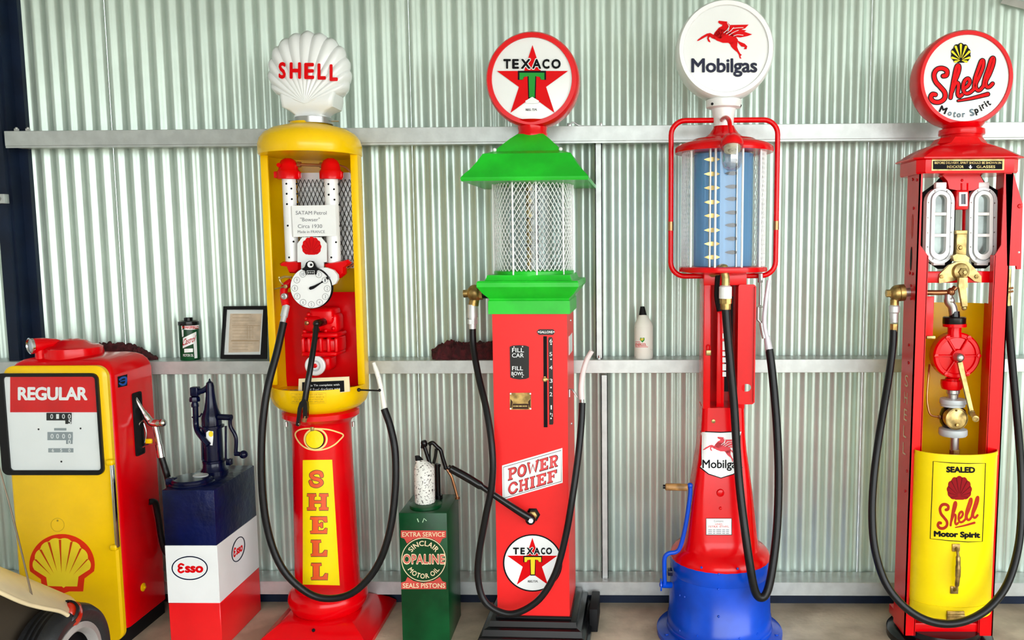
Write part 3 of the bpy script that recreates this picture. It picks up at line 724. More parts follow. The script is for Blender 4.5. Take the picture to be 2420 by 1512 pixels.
t.part('hub', MB().lathe([(.119, -.05), (.08, -.045), (.05, -.03), (.03, -.022), (0, -.02)], C0, (1, 0, 0), 32), BLKM)
def carL(px, py, X): # local point on the plane x = X (world)
    d = ray(px, py); p = CAMP+d*(X/d.x); return p-t.loc
up = [carL(px, py, -2.27) for px, py in ((-90, 1306), (-40, 1324), (0, 1340), (60, 1364), (130, 1394), (172, 1413), (190, 1432))]
lo = [carL(px, py, -2.09) for px, py in ((-90, 1352), (-40, 1376), (0, 1395), (50, 1418), (95, 1431), (140, 1440), (160, 1450))]
rings = []
for a_, b_ in zip(up, lo):
    top = []; bot = []
    for k_ in range(9):
        f = k_/8; p = a_.lerp(b_, f); p.z += .030*math.sin(PI*f)**.8; top.append(p.copy()); p.z -= .006; bot.append(p.copy())
    rings.append(top+bot[::-1])
fen = t.part('mudguard', MB().loft(rings), CREAM)
mb = MB(); mb.tube([p+Vector((0, 0, -.006)) for p in lo], .008, 10, 4); t.part('guard_edge', mb, CREAM, fen)
ar = mat('dark_underseal', (.05, .035, .02), .8)
mb = MB(); n_ = len(up); mb.add([p+Vector((0, 0, -.01)) for p in up]+[Vector((p.x, p.y, .10)) for p in up], [(i, i+1, n_+i+1, n_+i) for i in range(n_-1)]); t.part('inner_arch', mb, ar)
rb = []
for p in up:
    rb.append([(p.x+.002, p.y, p.z), (p.x-.05, p.y, p.z+.02), (p.x-.25, p.y-.04, p.z+.05), (p.x-.45, p.y-.1, p.z+.05), (p.x-.45, p.y-.1, .16), (p.x-.02, p.y, .16)])
t.part('tail_body', MB().loft(rb), CREAM)
lp = t.L3(171, 1450, .255); lp = carL(168, 1452, -2.13)
mb = MB(); 
for f, w_, h_ in ((0, .004, .006), (.25, .024, .03), (.55, .031, .041), (.8, .027, .036), (1, .004, .005)):
    pass
mb.sphere(lp, .044, 20, .85, 1.15, 1.2); t.part('tail_lamp', mb, mat('red_lens', (.55, .02, .004), .15, coat=.4))
mb = MB(); mb.lathe([(.044, -.004), (.049, 0), (.049, .010), (.040, .014)], lp+Vector((-.004, -.022, .016)), (.15, -.75, .62), 24, cap=False); t.part('lamp_bezel', mb, BLK)
A = carL(79, 1424, -2.12); B = A+Vector((-.0, 0, 0)); B = t.L3(-8, 1080, A.y-.02)
mb = MB(); mb.tube([A, A.lerp(B, .5)+Vector((.004, 0, 0)), B, B+(B-A)*.4], [.0035, .002], 8, 6); t.part('aerial', mb, mat('aerial_steel', (.25, .20, .15), .3, .7))
# ---------------------------------------------------------------- diamond mesh helpers
def mesh_cyl(mb, R, z0, z1, cols, rows, w, cx=0.0, cy=0.0, a0=0.0, a1=2*PI, seg=3):
    full = abs(a1-a0) > 2*PI-1e-3; st = (a1-a0)/cols; H = z1-z0
    for sgn in (1, -1):
        for c in range(-rows if not full else 0, cols+(rows if not full else 0)):
            pts = []
            for k in range(rows+1):
                a = c+sgn*k*.5
                if not full and (a < 0 or a > cols): 
                    if len(pts) > 1: mb.tube(pts, w, seg)
                    pts = []; continue
                an = a0+a*st; pts.append((cx+R*math.cos(an), cy+R*math.sin(an), z0+H*k/rows))
            if len(pts) > 1: mb.tube(pts, w, seg)
def mesh_flat(mb, x0, x1, z0, z1, y, cols, rows, w):
    st = (x1-x0)/cols
    for sgn in (1, -1):
        for c in range(-rows, cols+rows):
            pts = []
            for k in range(rows+1):
                a = c+sgn*k*.5
                if a < 0 or a > cols: 
                    if len(pts) > 1: mb.tube(pts, w, 3)
                    pts = []; continue
                pts.append((x0+a*st, y, z0+(z1-z0)*k/rows))
            if len(pts) > 1: mb.tube(pts, w, 3)
# ---------------------------------------------------------------- yellow open-fronted pump on a red column
t = Thing('petrol_pump', 'tall pump with open yellow cabinet, clock dial and white scallop globe', 'petrol pump', 768, 1200, 3.98)
def zz(py, y=0.0): return t.z(py, 745, y)
R = .228
# base plate and column
zc = t.z(1432, 770, .27)
mb = MB(); mb.loft([[(sx*h, sy*h, z) for sx, sy in ((-1, -1), (1, -1), (1, 1), (-1, 1))] for h, z in ((.265, 0), (.265, .02), (.235, .05), (.185, .085), (.16, .10))]); t.part('base_plate', mb, RED)
mb = MB(); mb.lathe([(.15, .095), (.165, .10), (.172, .11), (.185, .135), (.190, .16), (.185, .185), (.168, .205), (.15, .21)], (0, 0, 0), seg=48); t.part('base_ring', mb, RED)
mb = MB(); mb.lathe([(.008, 0), (.008, .006), (.004, .007)], (-.005, -.205, .072), (0, -.7, .7), 10); t.part('bolt', mb, BLKM)
zt_, zb_ = zz(1010), .2
rt, rb_ = t.m(67, 765, 1010), t.m(73.5, 772, 1395)
colR = lambda z: rb_+(rt-rb_)*min(1, max(0, (z-zb_)/(zt_-zb_)))
mb = MB(); mb.lathe([(rb_+.004, .195), (rb_, .215), (rt, zz(1030)), (rt, zz(996)), (rt*1.07, zz(989)), (rt*1.2, zz(984)), (rt*1.30, zz(979)), (rt*1.30, zz(968)), (rt*1.1, zz(962))], (0, 0, 0), seg=56); col = t.part('column', mb, RED)
for px in (680, 838):
    mb = MB(); q = t.L3(px, 996, 0); mb.cyl((q.x, -.02, q.z-.02), (q.x, -.02, q.z+.004), .007, 8); t.part('bolt', mb, STL, col)
S = cylv(colR)
plq = [(715.5, 1087), (785, 1086), (803, 1383), (715.5, 1381)]
gl_ = [(709, 1080), (791, 1079), (811, 1391), (709, 1389)]
t.decal('plaque_border', RED, S, poly(gl_), 1, col, sub=14)
pl = t.decal('plaque', YELB, S, poly(plq), 2.5, col, sub=14, label='yellow enamel plaque')
Zb = zoomed(2.842, 580, 980)
def slabL(ch, x0, y0, x1, y1):
    w, h = x1-x0, y1-y0; k = .21*h; st = .30*w
    if ch == 'L': P_ = [(0, 0), (.62, 0), (.62, .13), (.48, .17), (.48, .82), (.72, .82), (.86, .62), (1, .62), (1, 1), (0, 1), (0, .87), (.12, .83), (.12, .17), (0, .13)]
    if ch == 'E': P_ = [(0, 0), (1, 0), (1, .32), (.86, .32), (.74, .17), (.47, .17), (.47, .40), (.6, .40), (.66, .32), (.74, .32), (.74, .66), (.66, .66), (.6, .57), (.47, .57), (.47, .83), (.78, .83), (.9, .68), (1, .68), (1, 1), (0, 1), (0, .86), (.14, .82), (.14, .18), (0, .14)]
    if ch == 'H': P_ = [(0, 0), (.42, 0), (.42, .15), (.33, .18), (.33, .42), (.67, .42), (.67, .18), (.58, .15), (.58, 0), (1, 0), (1, .15), (.90, .18), (.90, .82), (1, .85), (1, 1), (.58, 1), (.58, .85), (.67, .82), (.67, .58), (.33, .58), (.33, .82), (.42, .85), (.42, 1), (0, 1), (0, .85), (.10, .82), (.10, .18), (0, .15)]
    if ch == 'S': return stroke([(x0+.88*w, y0+.32*h), (x0+.80*w, y0+.14*h), (x0+.45*w, y0+.09*h), (x0+.14*w, y0+.24*h), (x0+.30*w, y0+.45*h), (x0+.70*w, y0+.55*h), (x0+.88*w, y0+.74*h), (x0+.58*w, y0+.92*h), (x0+.22*w, y0+.86*h), (x0+.10*w, y0+.66*h)], .20*h, 5)
    if ch == 'C': return stroke([(x0+.90*w, y0+.30*h), (x0+.70*w, y0+.10*h), (x0+.35*w, y0+.12*h), (x0+.12*w, y0+.5*h), (x0+.35*w, y0+.88*h), (x0+.70*w, y0+.90*h), (x0+.92*w, y0+.70*h)], .18*h, 5)
    if ch == 'O': return stroke([(x0+w*(.5+.4*math.cos(a)), y0+h*(.5+.42*math.sin(a))) for a in [2*PI*i/16 for i in range(16)]], .19*h, 2, True)
    if ch == 'P': return joinsh([poly([(x0+w*u, y0+h*v) for u, v in [(0, 0), (.42, 0), (.42, .86), (.55, .88), (.55, 1), (0, 1), (0, .88), (.12, .86), (.12, .12), (0, .1)]]), stroke([(x0+.3*w, y0+.09*h), (x0+.75*w, y0+.11*h), (x0+.9*w, y0+.3*h), (x0+.72*w, y0+.5*h), (x0+.35*w, y0+.52*h)], .17*h, 5, cap=False)])
    if ch == 'R': return joinsh([slabL('P', x0, y0, x1, y1), poly([(x0+w*u, y0+h*v) for u, v in [(.45, .5), (.68, .5), (.9, .88), (1, .9), (1, 1), (.68, 1)]])])
    if ch == 'W': return joinsh([stroke([(x0+.06*w, y0+.04*h), (x0+.27*w, y0+.92*h), (x0+.5*w, y0+.25*h), (x0+.73*w, y0+.92*h), (x0+.95*w, y0+.04*h)], .17*h, 0), rect(x0-.03*w, y0, x0+.25*w, y0+.12*h), rect(x0+.78*w, y0, x0+1.03*w, y0+.12*h)])
    if ch == 'I': P_ = [(.0, 0), (1, 0), (1, .13), (.78, .17), (.78, .83), (1, .87), (1, 1), (0, 1), (0, .87), (.22, .83), (.22, .17), (0, .13)]
    if ch == 'F': P_ = [(0, 0), (1, 0), (1, .32), (.86, .32), (.74, .15), (.45, .15), (.45, .42), (.6, .42), (.66, .34), (.74, .34), (.74, .66), (.66, .66), (.6, .56), (.45, .56), (.45, .83), (.58, .87), (.58, 1), (0, 1), (0, .87), (.13, .83), (.13, .17), (0, .13)]
    return poly([(x0+u*w, y0+v*h) for u, v in P_])
def joinsh(lst):
    V, F = [], []
    for v, f in lst:
        o = len(V); V += list(v); F += [tuple(i+o for i in q) for q in f]
    return (V, F)
def grow(sh, g, cx, cy):
    return ([(x+g*(1 if x > cx else -1), y+g*(1 if y > cy else -1)) for x, y in sh[0]], sh[1])
OR = mat('orange_letter', (.80, .09, .012), .4)
for ch, x0, y0, x1, y1 in (('S', 428, 375, 524, 487), ('H', 415, 530, 556, 640), ('E', 436, 685, 548, 797), ('L', 440, 842, 548, 950), ('L', 442, 997, 552, 1107)):
    sh = slabL(ch, x0, y0, x1, y1)
    edge = joinsh([stroke([sh[0][i] for i in range(len(sh[0]))], 9, 0, True, False)]) if ch != 'S' else stroke([(x0+.88*(x1-x0), y0+.32*(y1-y0)), (x0+.80*(x1-x0), y0+.14*(y1-y0)), (x0+.45*(x1-x0), y0+.09*(y1-y0)), (x0+.14*(x1-x0), y0+.24*(y1-y0)), (x0+.30*(x1-x0), y0+.45*(y1-y0)), (x0+.70*(x1-x0), y0+.55*(y1-y0)), (x0+.88*(x1-x0), y0+.74*(y1-y0)), (x0+.58*(x1-x0), y0+.92*(y1-y0)), (x0+.22*(x1-x0), y0+.86*(y1-y0)), (x0+.10*(x1-x0), y0+.66*(y1-y0))], .20*(y1-y0)+8, 5)
    t.decal('letter_edge', mat('dark_outline', (.12, .05, .02), .5), S, tf(edge, Zb), 3.5, col, sub=10)
    t.decal('letter', OR, S, tf(sh, Zb), 4.5, col, sub=10)
Zy = zoomed(6.046, 660, 830)
EY = mat('cream_yellow_print', (.90, .66, .24), .4)
t.decal('eye_outline', EY, S, tf(stroke([(228, 1195), (270, 1130), (380, 1104), (560, 1106), (700, 1118), (820, 1150), (915, 1195), (860, 1270), (780, 1340), (660, 1395), (520, 1412), (390, 1385), (290, 1310)], 20, 5, True), Zy), 1, col, sub=12)
t.decal('eye_outline', EY, S, tf(ring(520, 1255, 172, 26, 158), Zy), 2, col, sub=12)
t.decal('eye_badge', INK, S, tf(disc(512, 1262, 138, 134), Zy), 2.5, col, sub=12)
t.decal('eye_badge', YELB, S, tf(disc(506, 1258, 127, 127), Zy), 3.5, col, sub=12)
mb = MB(); q = t.L3(738, 1013, -rt-.004); mb.box(q.x-.008, q.x+.008, q.y-.006, q.y+.01, q.z-.010, q.z+.010, .003); t.part('eye_clip', mb, BRSL, col)
# tray, cabinet shell, dome
zr = zz(905)
mb = MB(); mb.lathe([(.10, zz(969)), (.15, zz(966)), (.19, zz(957)), (.213, zz(946)), (.226, zz(928)), (R, zz(915)), (R, zr), (R-.008, zr), (R-.010, zr-.03), (.05, zr-.035), (.0, zr-.035)], (0, 0, 0), seg=56); tray = t.part('tray', mb, YEL)
zd = zz(366)
a_o = math.radians(83)
a0_, a1_ = -PI/2+a_o, -PI/2+2*PI-a_o
mb = MB(); mb.lathe([(R, zr-.01), (R, zd+.005)], (0, 0, 0), (0, 0, 1), 40, a0_, a1_); mb.lathe([(R-.006, zr-.01), (R-.006, zd+.005)], (0, 0, 0), (0, 0, 1), 40, a0_, a1_)
cab = t.part('cabinet_shell', mb, YEL)
ye = -R*math.cos(a_o); xe = R*math.sin(a_o)
for s_ in (-1, 1):
    mb = MB(); xi = xe-.034
    mb.box(min(s_*xi, s_*xe), max(s_*xi, s_*xe), ye-.004, ye+.012, zr-.005, zd+.005, .003); t.part('door_jamb', mb, YEL, cab)
mb = MB(); mb.lathe([(R+.001, zd-.004), (R+.004, zd), (R+.004, zz(345)), (R-.004, zz(330)), (R-.024, zz(317)), (R-.06, zz(306)), (.11, zz(298)), (.088, zz(294)), (.086, zz(290)), (.0, zz(290))], (0, 0, 0), seg=56); t.part('dome', mb, YEL)
# globe on its metal ring
gx = t.x(737, 280, 0)
mb = MB(); rg = t.m(44, 741, 286); mb.lathe([(rg, zz(294)), (rg, zz(280)), (rg*.96, zz(279))], (t.x(741, 286, 0), 0, 0), seg=36); rgo = t.part('globe_ring', mb, STL)
for px in (690, 793):
    mb = MB(); q = t.L3(px, 286, -.02); s_ = -1 if px < 741 else 1; mb.cyl((q.x-s_*.02, q.y, q.z), (q.x+s_*.016, q.y, q.z), .004, 8); t.part('set_screw', mb, STL, rgo)
Zg = zoomed(2.966, 580, 50)
O_ = t.L3(*Zg(462, 600), 0); kg = t.m(1/2.966, 737, 180)
NL = 13
def fanR(a):  # a in degrees from up
    b = abs(a); base_ = 512-.00*b if b < 8 else None
    tab = [(0, 512), (15, 500), (30, 470), (45, 402), (55, 352), (65, 292), (70, 262)]
    for (x0, y0), (x1, y1) in zip(tab, tab[1:]):
        if b <= x1: return y0+(y1-y0)*(b-x0)/(x1-x0)
    return 262
AM = 70
def ridge(a): return abs(math.cos(PI*NL*(a+AM)/(2*AM)*1.0+PI/2))
def thick(f, a):
    return (.012+.075*math.sqrt(max(0, 1-f**2.6)))+.012*f*(ridge(a)-.5)*(1 if f < .999 else 0)
mb = MB(); na, nr = NL*8, 14; V = []; Fc = []
for side in (-1, 1):
    off = len(V)
    for i in range(na+1):
        a = -AM+2*AM*i/na; rr = fanR(a)*(1-.035*(1-ridge(a)))*kg
        for j in range(nr+1):
            f = j/nr; V.append((O_.x+rr*f*math.sin(math.radians(a)), side*thick(f, a), O_.z+rr*f*math.cos(math.radians(a))))
    for i in range(na):
        for j in range(nr): Fc.append((off+i*(nr+1)+j, off+(i+1)*(nr+1)+j, off+(i+1)*(nr+1)+j+1, off+i*(nr+1)+j+1))
N_ = (na+1)*(nr+1)
for i in range(na): Fc.append((i*(nr+1)+nr, (i+1)*(nr+1)+nr, N_+(i+1)*(nr+1)+nr, N_+i*(nr+1)+nr))
for j in range(nr):
    for i in (0, na): Fc.append((i*(nr+1)+j, i*(nr+1)+j+1, N_+i*(nr+1)+j+1, N_+i*(nr+1)+j))
mb.add(V, Fc)
def hs(y, x0, x1, d): p0 = t.L3(*Zg(x0, y), 0); p1 = t.L3(*Zg(x1, y), 0); return [(u, v, p0.z) for u, v in rrect(p0.x, -d, p1.x, d, .02, 4)]
mb.loft([hs(690, 358, 574, .055), hs(668, 366, 570, .055), hs(640, 335, 600, .066), hs(618, 292, 646, .078), hs(560, 284, 655, .086), hs(500, 272, 662, .07)])
glb = t.part('globe', mb, GLOBE, label='white scallop-shaped glass globe', angle=50)
def hfun(x, z):
    dx, dz = x-O_.x, z-O_.z; a = math.degrees(math.atan2(dx, dz)); a = max(-AM, min(AM, a)); f = min(1, math.hypot(dx, dz)/(fanR(a)*kg))
    return -(.012+.075*math.sqrt(max(0, 1-f**2.6)))-.0065
GS = height(hfun)
def gtx(s_, x0, x1, y0, y1): return text(s_, x0, y0, x1, y1, .05)
for ch, x0, x1, y0, y1 in (('S', 232, 283, 286, 404), ('H', 310, 390, 288, 404), ('E', 412, 482, 292, 406), ('L', 505, 564, 296, 410), ('L', 590, 648, 302, 420)):
    t.decal('letter', REDB, GS, tf(gtx(ch, x0, x1, y0, y1), Zg), 3, glb)
# inside: back panels, mesh guard, two measuring tubes
mb = MB(); t.pbox(mb, 655, 692, 852, 886, .10, .11); a = t.L3(650, 692, .1); b_ = t.L3(852, 886, .1)
mb = MB(); mb.box(-.198, .198, .095, .105, zr-.03, zz(690, .1)); t.part('back_panel', mb, RED)
mb = MB(); x0_, x1_ = t.x(704, 520, .05), t.x(838, 520, .05); mb.box(x0_, x1_, .062, .066, zz(634, .06), zz(408, .06)); gp = t.part('guard_plate', mb, ALU)
mb = MB(); mesh_flat(mb, x0_, x1_, zz(632, .05), zz(424, .05), .052, 14, 18, .0016); t.part('mesh_guard', mb, INK, gp, stuff=True)
ZI = zoomed(5.4, 640, 360)
def I3(x, y, yl): return t.L3(*ZI(x, y), yl)
ki = t.m(1/5.4, 740, 480, 0)
def tube_holes(cx0, cx1, half, holes):
    top = I3(cx0, 340, 0); bot = I3(cx1, 1390, 0); c_ = ((top.x+bot.x)/2, -.02)
    rr = ki*half
    mb = MB(); mb.lathe([(rr, bot.z-.01), (rr, top.z+.02)], (c_[0], c_[1], 0), seg=32); tb = t.part('measuring_tube', mb, WHT)
    SS_ = cylv(rr, c_[0], c_[1])
    for hx, hy in holes: t.decal('hole', INK, SS_, tf(disc(hx, hy, 13, 13, 12), ZI), 1, tb, sub=3)  # black dots painted for the dark of the perforations
    return c_, rr
hl = [(x, y) for k_, y in enumerate((400, 528, 660)) for x in (198+k_*4, 330+k_*6)]+[(262, 462), (268, 596), (216, 935), (290, 1138), (233, 1340)]
c1, r1 = tube_holes(272, 275, 84, hl)
hl2 = [(735, 405), (862, 405), (738, 540), (868, 535), (806, 470), (812, 603), (876, 668), (884, 938), (832, 1146), (772, 1340)]
c2, r2 = tube_holes(795, 818, 86, hl2)
for (c_, rr, x, wd) in ((c1, r1, 270, 1), (c2, r2, 790, 0)):
    ztop = I3(x, 340, -.02).z; z1_ = I3(x, 235, -.02).z; z2_ = I3(x, 75, -.02).z
    mb = MB(); w_ = ki*140; mb.lathe([(w_*.96, ztop-.002), (w_, ztop), (w_, z1_-.004), (w_*.94, z1_), (w_*.86, z1_+.006), (w_*.82, z1_+(z2_-z1_)*.45), (w_*.62, z1_+(z2_-z1_)*.82), (w_*.3, z2_), (0, z2_+.001)], (c_[0], -.02, 0), seg=28)
    if wd: mb.box(c_[0]-w_-.014, c_[0]-w_+.01, -.035, -.005, ztop+.004, z1_-.003, .004); mb.lathe([(.010, 0), (.010, .012)], (c_[0]-ki*75, -.055, z1_+.02), (0, -1, .3), 12)
    mb.box(c_[0]+w_-.008, c_[0]+w_+.004, -.035, -.005, ztop+.004, z1_-.003, .004)
    t.part('tube_cap', mb, RED)
mb = MB(); mb.tube([I3(350, 155, -.02), I3(650, 165, -.02)], ki*18, 12); mb.cyl(I3(340, 152, -.02), I3(385, 155, -.02), ki*34, 8); mb.cyl(I3(625, 162, -.02), I3(670, 165, -.02), ki*34, 8); t.part('cross_pipe', mb, COP)
mb = MB(); mb.tube([I3(880, 165, -.02), I3(960, 195, -.02), I3(1030, 270, -.02), I3(1068, 380, -.02), I3(1078, 600, -.02), I3(1088, 1000, -.02), I3(1088, 1300, -.02), I3(1060, 1420, -.02), I3(980, 1480, -.02)], ki*11, 8, 5); t.part('return_pipe', mb, COP)
Zl = zoomed(5.4, 640, 600)
def J3(x, y, yl): return t.L3(*Zl(x, y), yl)
for pts in ([(105, 125), (150, 95), (330, 90), (380, 110), (380, 200), (330, 245), (240, 245), (205, 160), (120, 150)], [(665, 130), (720, 110), (880, 90), (980, 70), (1015, 110), (980, 150), (940, 170), (940, 260), (880, 310), (800, 300), (740, 200), (680, 160)]):
    mb = MB(); f_ = [t.L(*Zl(x, y), -.05) for x, y in pts]; b2 = [t.L(*Zl(x, y), -.05) for x, y in pts]
    cxm = sum(p[0] for p in f_)/len(f_); czm = sum(p[1] for p in f_)/len(f_)
    mb.loft([[(cxm+(u-cxm)*s_, y_, czm+(v-czm)*s_) for u, v in f_] for s_, y_ in ((.9, .0), (1, -.02), (1, -.045), (.8, -.06))]); t.part('tube_flange', mb, RED)
# paper card, scallop plate, dial
mb = MB(); c4 = [(689, 486), (793, 484), (795, 557), (693, 560)]; pp = [t.L(x, y, -.062) for x, y in c4]; mb.prism(pp, -.062, -.060); cd = t.part('paper_card', mb, WHT, label='white printed paper card')
CI = mat('grey_ink', (.14, .15, .17), .7)
for s_, x0, y0, x1, y1 in (('SATAM Petrol', 318, 748, 712, 795), ('"Bowser"', 375, 832, 625, 880), ('Circa 1930', 345, 918, 655, 965), ('Made in FRANCE', 343, 995, 690, 1030)):
    t.decal('printed_line', CI, plane(-.062), tf(text(s_, x0, y0, x1, y1), ZI), 1, cd, stuff=False)
mb = MB(); pp = [t.L(*ZI(x, y), -.066) for x, y in ((400, 1082), (640, 1082), (710, 1165), (712, 1400), (340, 1400), (338, 1165))]; mb.prism(pp, -.066, -.058); sp_ = t.part('badge_plate', mb, WHT)
mb = MB(); pp = [t.L(*ZI(x, y), -.066) for x, y in ((385, 1398), (672, 1398), (672, 1512), (385, 1512))]; mb.prism(pp, -.064, -.056); t.part('dial_bracket', mb, WHT)
pts, rid = clam(520, 1190, 240, 228, 11)
bd = t.decal('badge', REDB, plane(-.066), tf(poly(pts), ZI), 1, sp_, label='red scallop badge')
t.decal('badge_rib', REDD, plane(-.066), [tf(stroke([a_, b_], (3, 7), 0), ZI) for a_, b_ in rid], 2, sp_, stuff=True)
YD = -.118
dc = J3(516, 430, YD); kd = t.m(1/5.4, 737, 681, YD); rd = 262*kd
mb = MB(); mb.lathe([(rd*1.012, .02), (rd*1.012, -.002), (rd, -.0035), (0, -.0035)], dc, (0, 1, 0), 60); t.part('dial_rim', mb, INK)
mb = MB(); mb.lathe([(rd*.985, .0), (rd*.985, -.006), (0, -.006)], dc, (0, 1, 0), 60); dial = t.part('dial', mb, WHT, label='round white dial')
DS = plane(YD-.006)
nums = [('10', 408, 258), ('0', 612, 264), ('1', 692, 335), ('2', 720, 442), ('3', 696, 545), ('4', 622, 618), ('5', 518, 645), ('6', 412, 617), ('7', 337, 540), ('8', 305, 438), ('9', 332, 333)]
for s_, x, y in nums:
    t.decal('number_ring', INK, DS, tf(ring(x, y, 40, 3.5, n=28), Zl), 1, dial); t.decal('numeral', CI, DS, tf(text(s_, x-(17 if len(s_) > 1 else 8), y-20, x+(17 if len(s_) > 1 else 8), y+20), Zl), 1, dial)
mb = MB(); pp = [t.L(*Zl(x, y), YD-.012) for x, y in ((486, 440), (500, 418), (530, 410), (560, 400), (640, 360), (650, 345), (668, 352), (660, 368), (645, 372), (575, 425), (545, 445), (505, 458))]; mb.prism(pp, YD-.014, YD-.010); t.part('dial_hand', mb, INK)
mb = MB(); pp = [t.L(*Zl(x, y), YD-.01) for x, y in ((455, 110), (490, 88), (540, 90), (565, 120), (585, 165), (630, 200), (590, 215), (582, 262), (455, 268), (440, 215), (400, 200), (435, 165))]; mb.prism(pp, YD-.014, YD+.0); cb = t.part('counter_housing', mb, BLK)
mb = MB(); q = J3(508, 136, YD-.014); mb.lathe([(38*kd, 0), (38*kd, -.004), (20*kd, -.004), (19*kd, -.001), (0, -.001)], q, (0, 1, 0), 24); t.part('counter_eye', mb, WHT, cb)
mb = MB(); q = J3(515, 138, YD-.018); mb.lathe([(16*kd, 0), (14*kd, -.003), (0, -.003)], q, (0, 1, 0), 16); t.part('lock', mb, BLKM, cb)
t.decal('counter_window', WHT, plane(YD-.014), [tf(joinsh([rect(460, 212, 560, 216), rect(460, 262, 560, 266), rect(460, 212, 464, 266), rect(556, 212, 560, 266)]), Zl)], 1, cb)
t.decal('counter_digits', WHT, plane(YD-.014), tf(text('0 0 0', 475, 228, 545, 250), Zl), 1, cb, stuff=True)
mb = MB(); pp = [t.L(*Zl(x, y), -.10) for x, y in ((630, 180), (720, 172), (810, 205), (860, 265), (866, 320), (835, 380), (780, 405), (700, 390))]; mb.prism(pp, -.112, -.09); t.part('dial_pod', mb, WHT)
mb = MB(); mb.tube([J3(600, 195, YD-.008), J3(660, 225, YD-.008), J3(720, 280, YD-.008)], kd*6, 8, 3); mb.lathe([(20*kd, 0), (20*kd, -.012), (10*kd, -.014)], J3(737, 305, YD), (0, 1, 0), 16); t.part('counter_knob', mb, BLK)
# pump block, wheel and crank
mb = MB(); 
def kb(x0, y0, x1, y1, yf, yb, b=.006): a_ = J3(x0, y0, yf); c_ = J3(x1, y1, yf); mb.box(a_.x, c_.x, yf, yb, c_.z, a_.z, b, 3)
kb(470, 690, 790, 900, -.05, .09, .02); kb(405, 800, 640, 1000, -.075, .06, .025); kb(600, 760, 850, 1010, -.03, .08, .02); kb(380, 1010, 850, 1070, -.07, .08, .012)
for x in (375, 450, 600, 700, 800): kb(x, 1070, x+55, 1260, -.075, .06, .012)
kb(390, 1090, 830, 1245, -.06, .08, .01); kb(380, 1250, 840, 1310, -.07, .08, .012); kb(440, 1300, 760, 1500, -.03, .08, .02)
for x, y in ((450, 830), (480, 770), (690, 790), (780, 810), (430, 990), (520, 1030), (740, 1040), (800, 950), (700, 980), (660, 770), (640, 900)): mb.sphere(J3(x, y, -.06 if x < 620 else -.035), .010, 10)
pb = t.part('pump_block', mb, RED)
mb = MB(); q = J3(460, 882, -.08); mb.lathe([(.011, .01), (.011, -.004), (.006, -.007)], q, (0, 1, 0), 6); t.part('plug', mb, COP, pb)
mb = MB(); q = J3(565, 1425, -.06); rw = 132*kd; mb.lathe([(rw*.9, .02), (rw, .012), (rw, -.002), (rw*.9, -.006), (rw*.58, -.006), (rw*.54, .0), (0, .0)], q, (0, 1, 0), 44); wh = t.part('hand_wheel', mb, WHT)
mb = MB(); mb.lathe([(rw*.53, .001), (rw*.53, -.002), (rw*.42, -.003), (rw*.40, -.001)], q, (0, 1, 0), 32, cap=False); t.part('wheel_groove', mb, GREY, wh)
mb = MB(); mb.lathe([(rw*.22, .001), (rw*.22, -.006), (rw*.12, -.010), (0, -.010)], q, (0, 1, 0), 16); t.part('wheel_hub', mb, RED, wh)
Zc = zoomed(3.024, 580, 520)
def K3(x, y, yl): return t.L3(*Zc(x, y), yl)
mb = MB(); kc = t.m(1/3.024, 730, 880, -.2)
mb.lathe([(.018, .10), (.018, 0), (.014, -.012), (.008, -.016)], K3(509, 740, -.14), (0, 1, 0), 16)
mb.tube([K3(508, 745, -.15), K3(495, 860, -.19), K3(470, 1020, -.235), K3(445, 1170, -.262), K3(425, 1290, -.27)], [kc*19, kc*22], 10, 4)
mb.sphere(K3(505, 785, -.155), kc*26, 12); mb.sphere(K3(509, 740, -.155), kc*24, 12)
a_ = [(418, 1275), (395, 1300), (382, 1340), (376, 1400), (368, 1462), (388, 1470), (402, 1400), (412, 1340), (420, 1330), (418, 1410), (448, 1412), (452, 1340), (448, 1300), (432, 1275)]
mb.prism([t.L(*Zc(x, y), -.27) for x, y in a_], -.285, -.262); ck = t.part('crank_lever', mb, BLK)
mb = MB(); mb.cyl(K3(418, 1440, -.275), K3(432, 1398, -.275), kc*17, 12); t.part('lever_end', mb, WOOD, ck)
mb = MB(); mb.sphere(K3(380, 1456, -.287), kc*4, 8); t.part('rivet', mb, STL, ck)
# valve, coupling, hose, nozzle
mb = MB(); mb.tube([K3(240, 405, -.1), K3(250, 440, -.1), K3(270, 462, -.1)], kc*7, 8, 3); mb.tube([K3(242, 420, -.1), K3(280, 405, -.1), K3(330, 408, -.1)], kc*9, 8, 4); mb.lathe([(kc*14, .004), (kc*14, -.006), (kc*7, -.007)], K3(288, 474, -.105), (0, 1, 0), 16); mb.tube([K3(210, 492, -.105), K3(288, 474, -.105)], kc*5, 8); t.part('quadrant', mb, BRSL)
mb = MB(); mb.tube([K3(330, 440, -.06), K3(280, 480, -.08), K3(276, 540, -.09), K3(288, 610, -.1)], kc*28, 14, 4); t.part('valve_elbow', mb, RED)
mb = MB(); mb.lathe([(kc*22, .006), (kc*22, -.01), (kc*14, -.011), (kc*14, -.004), (0, -.004)], K3(281, 544, -.135), (0, 1, 0), 20); t.part('sight_ring', mb, STL)
mb = MB(); mb.tube([K3(292, 612, -.1), K3(275, 690, -.125)], kc*26, 16); mb.tube([K3(276, 688, -.125), K3(262, 750, -.145)], kc*20, 16); t.part('coupling', mb, ALU)
mb = MB()
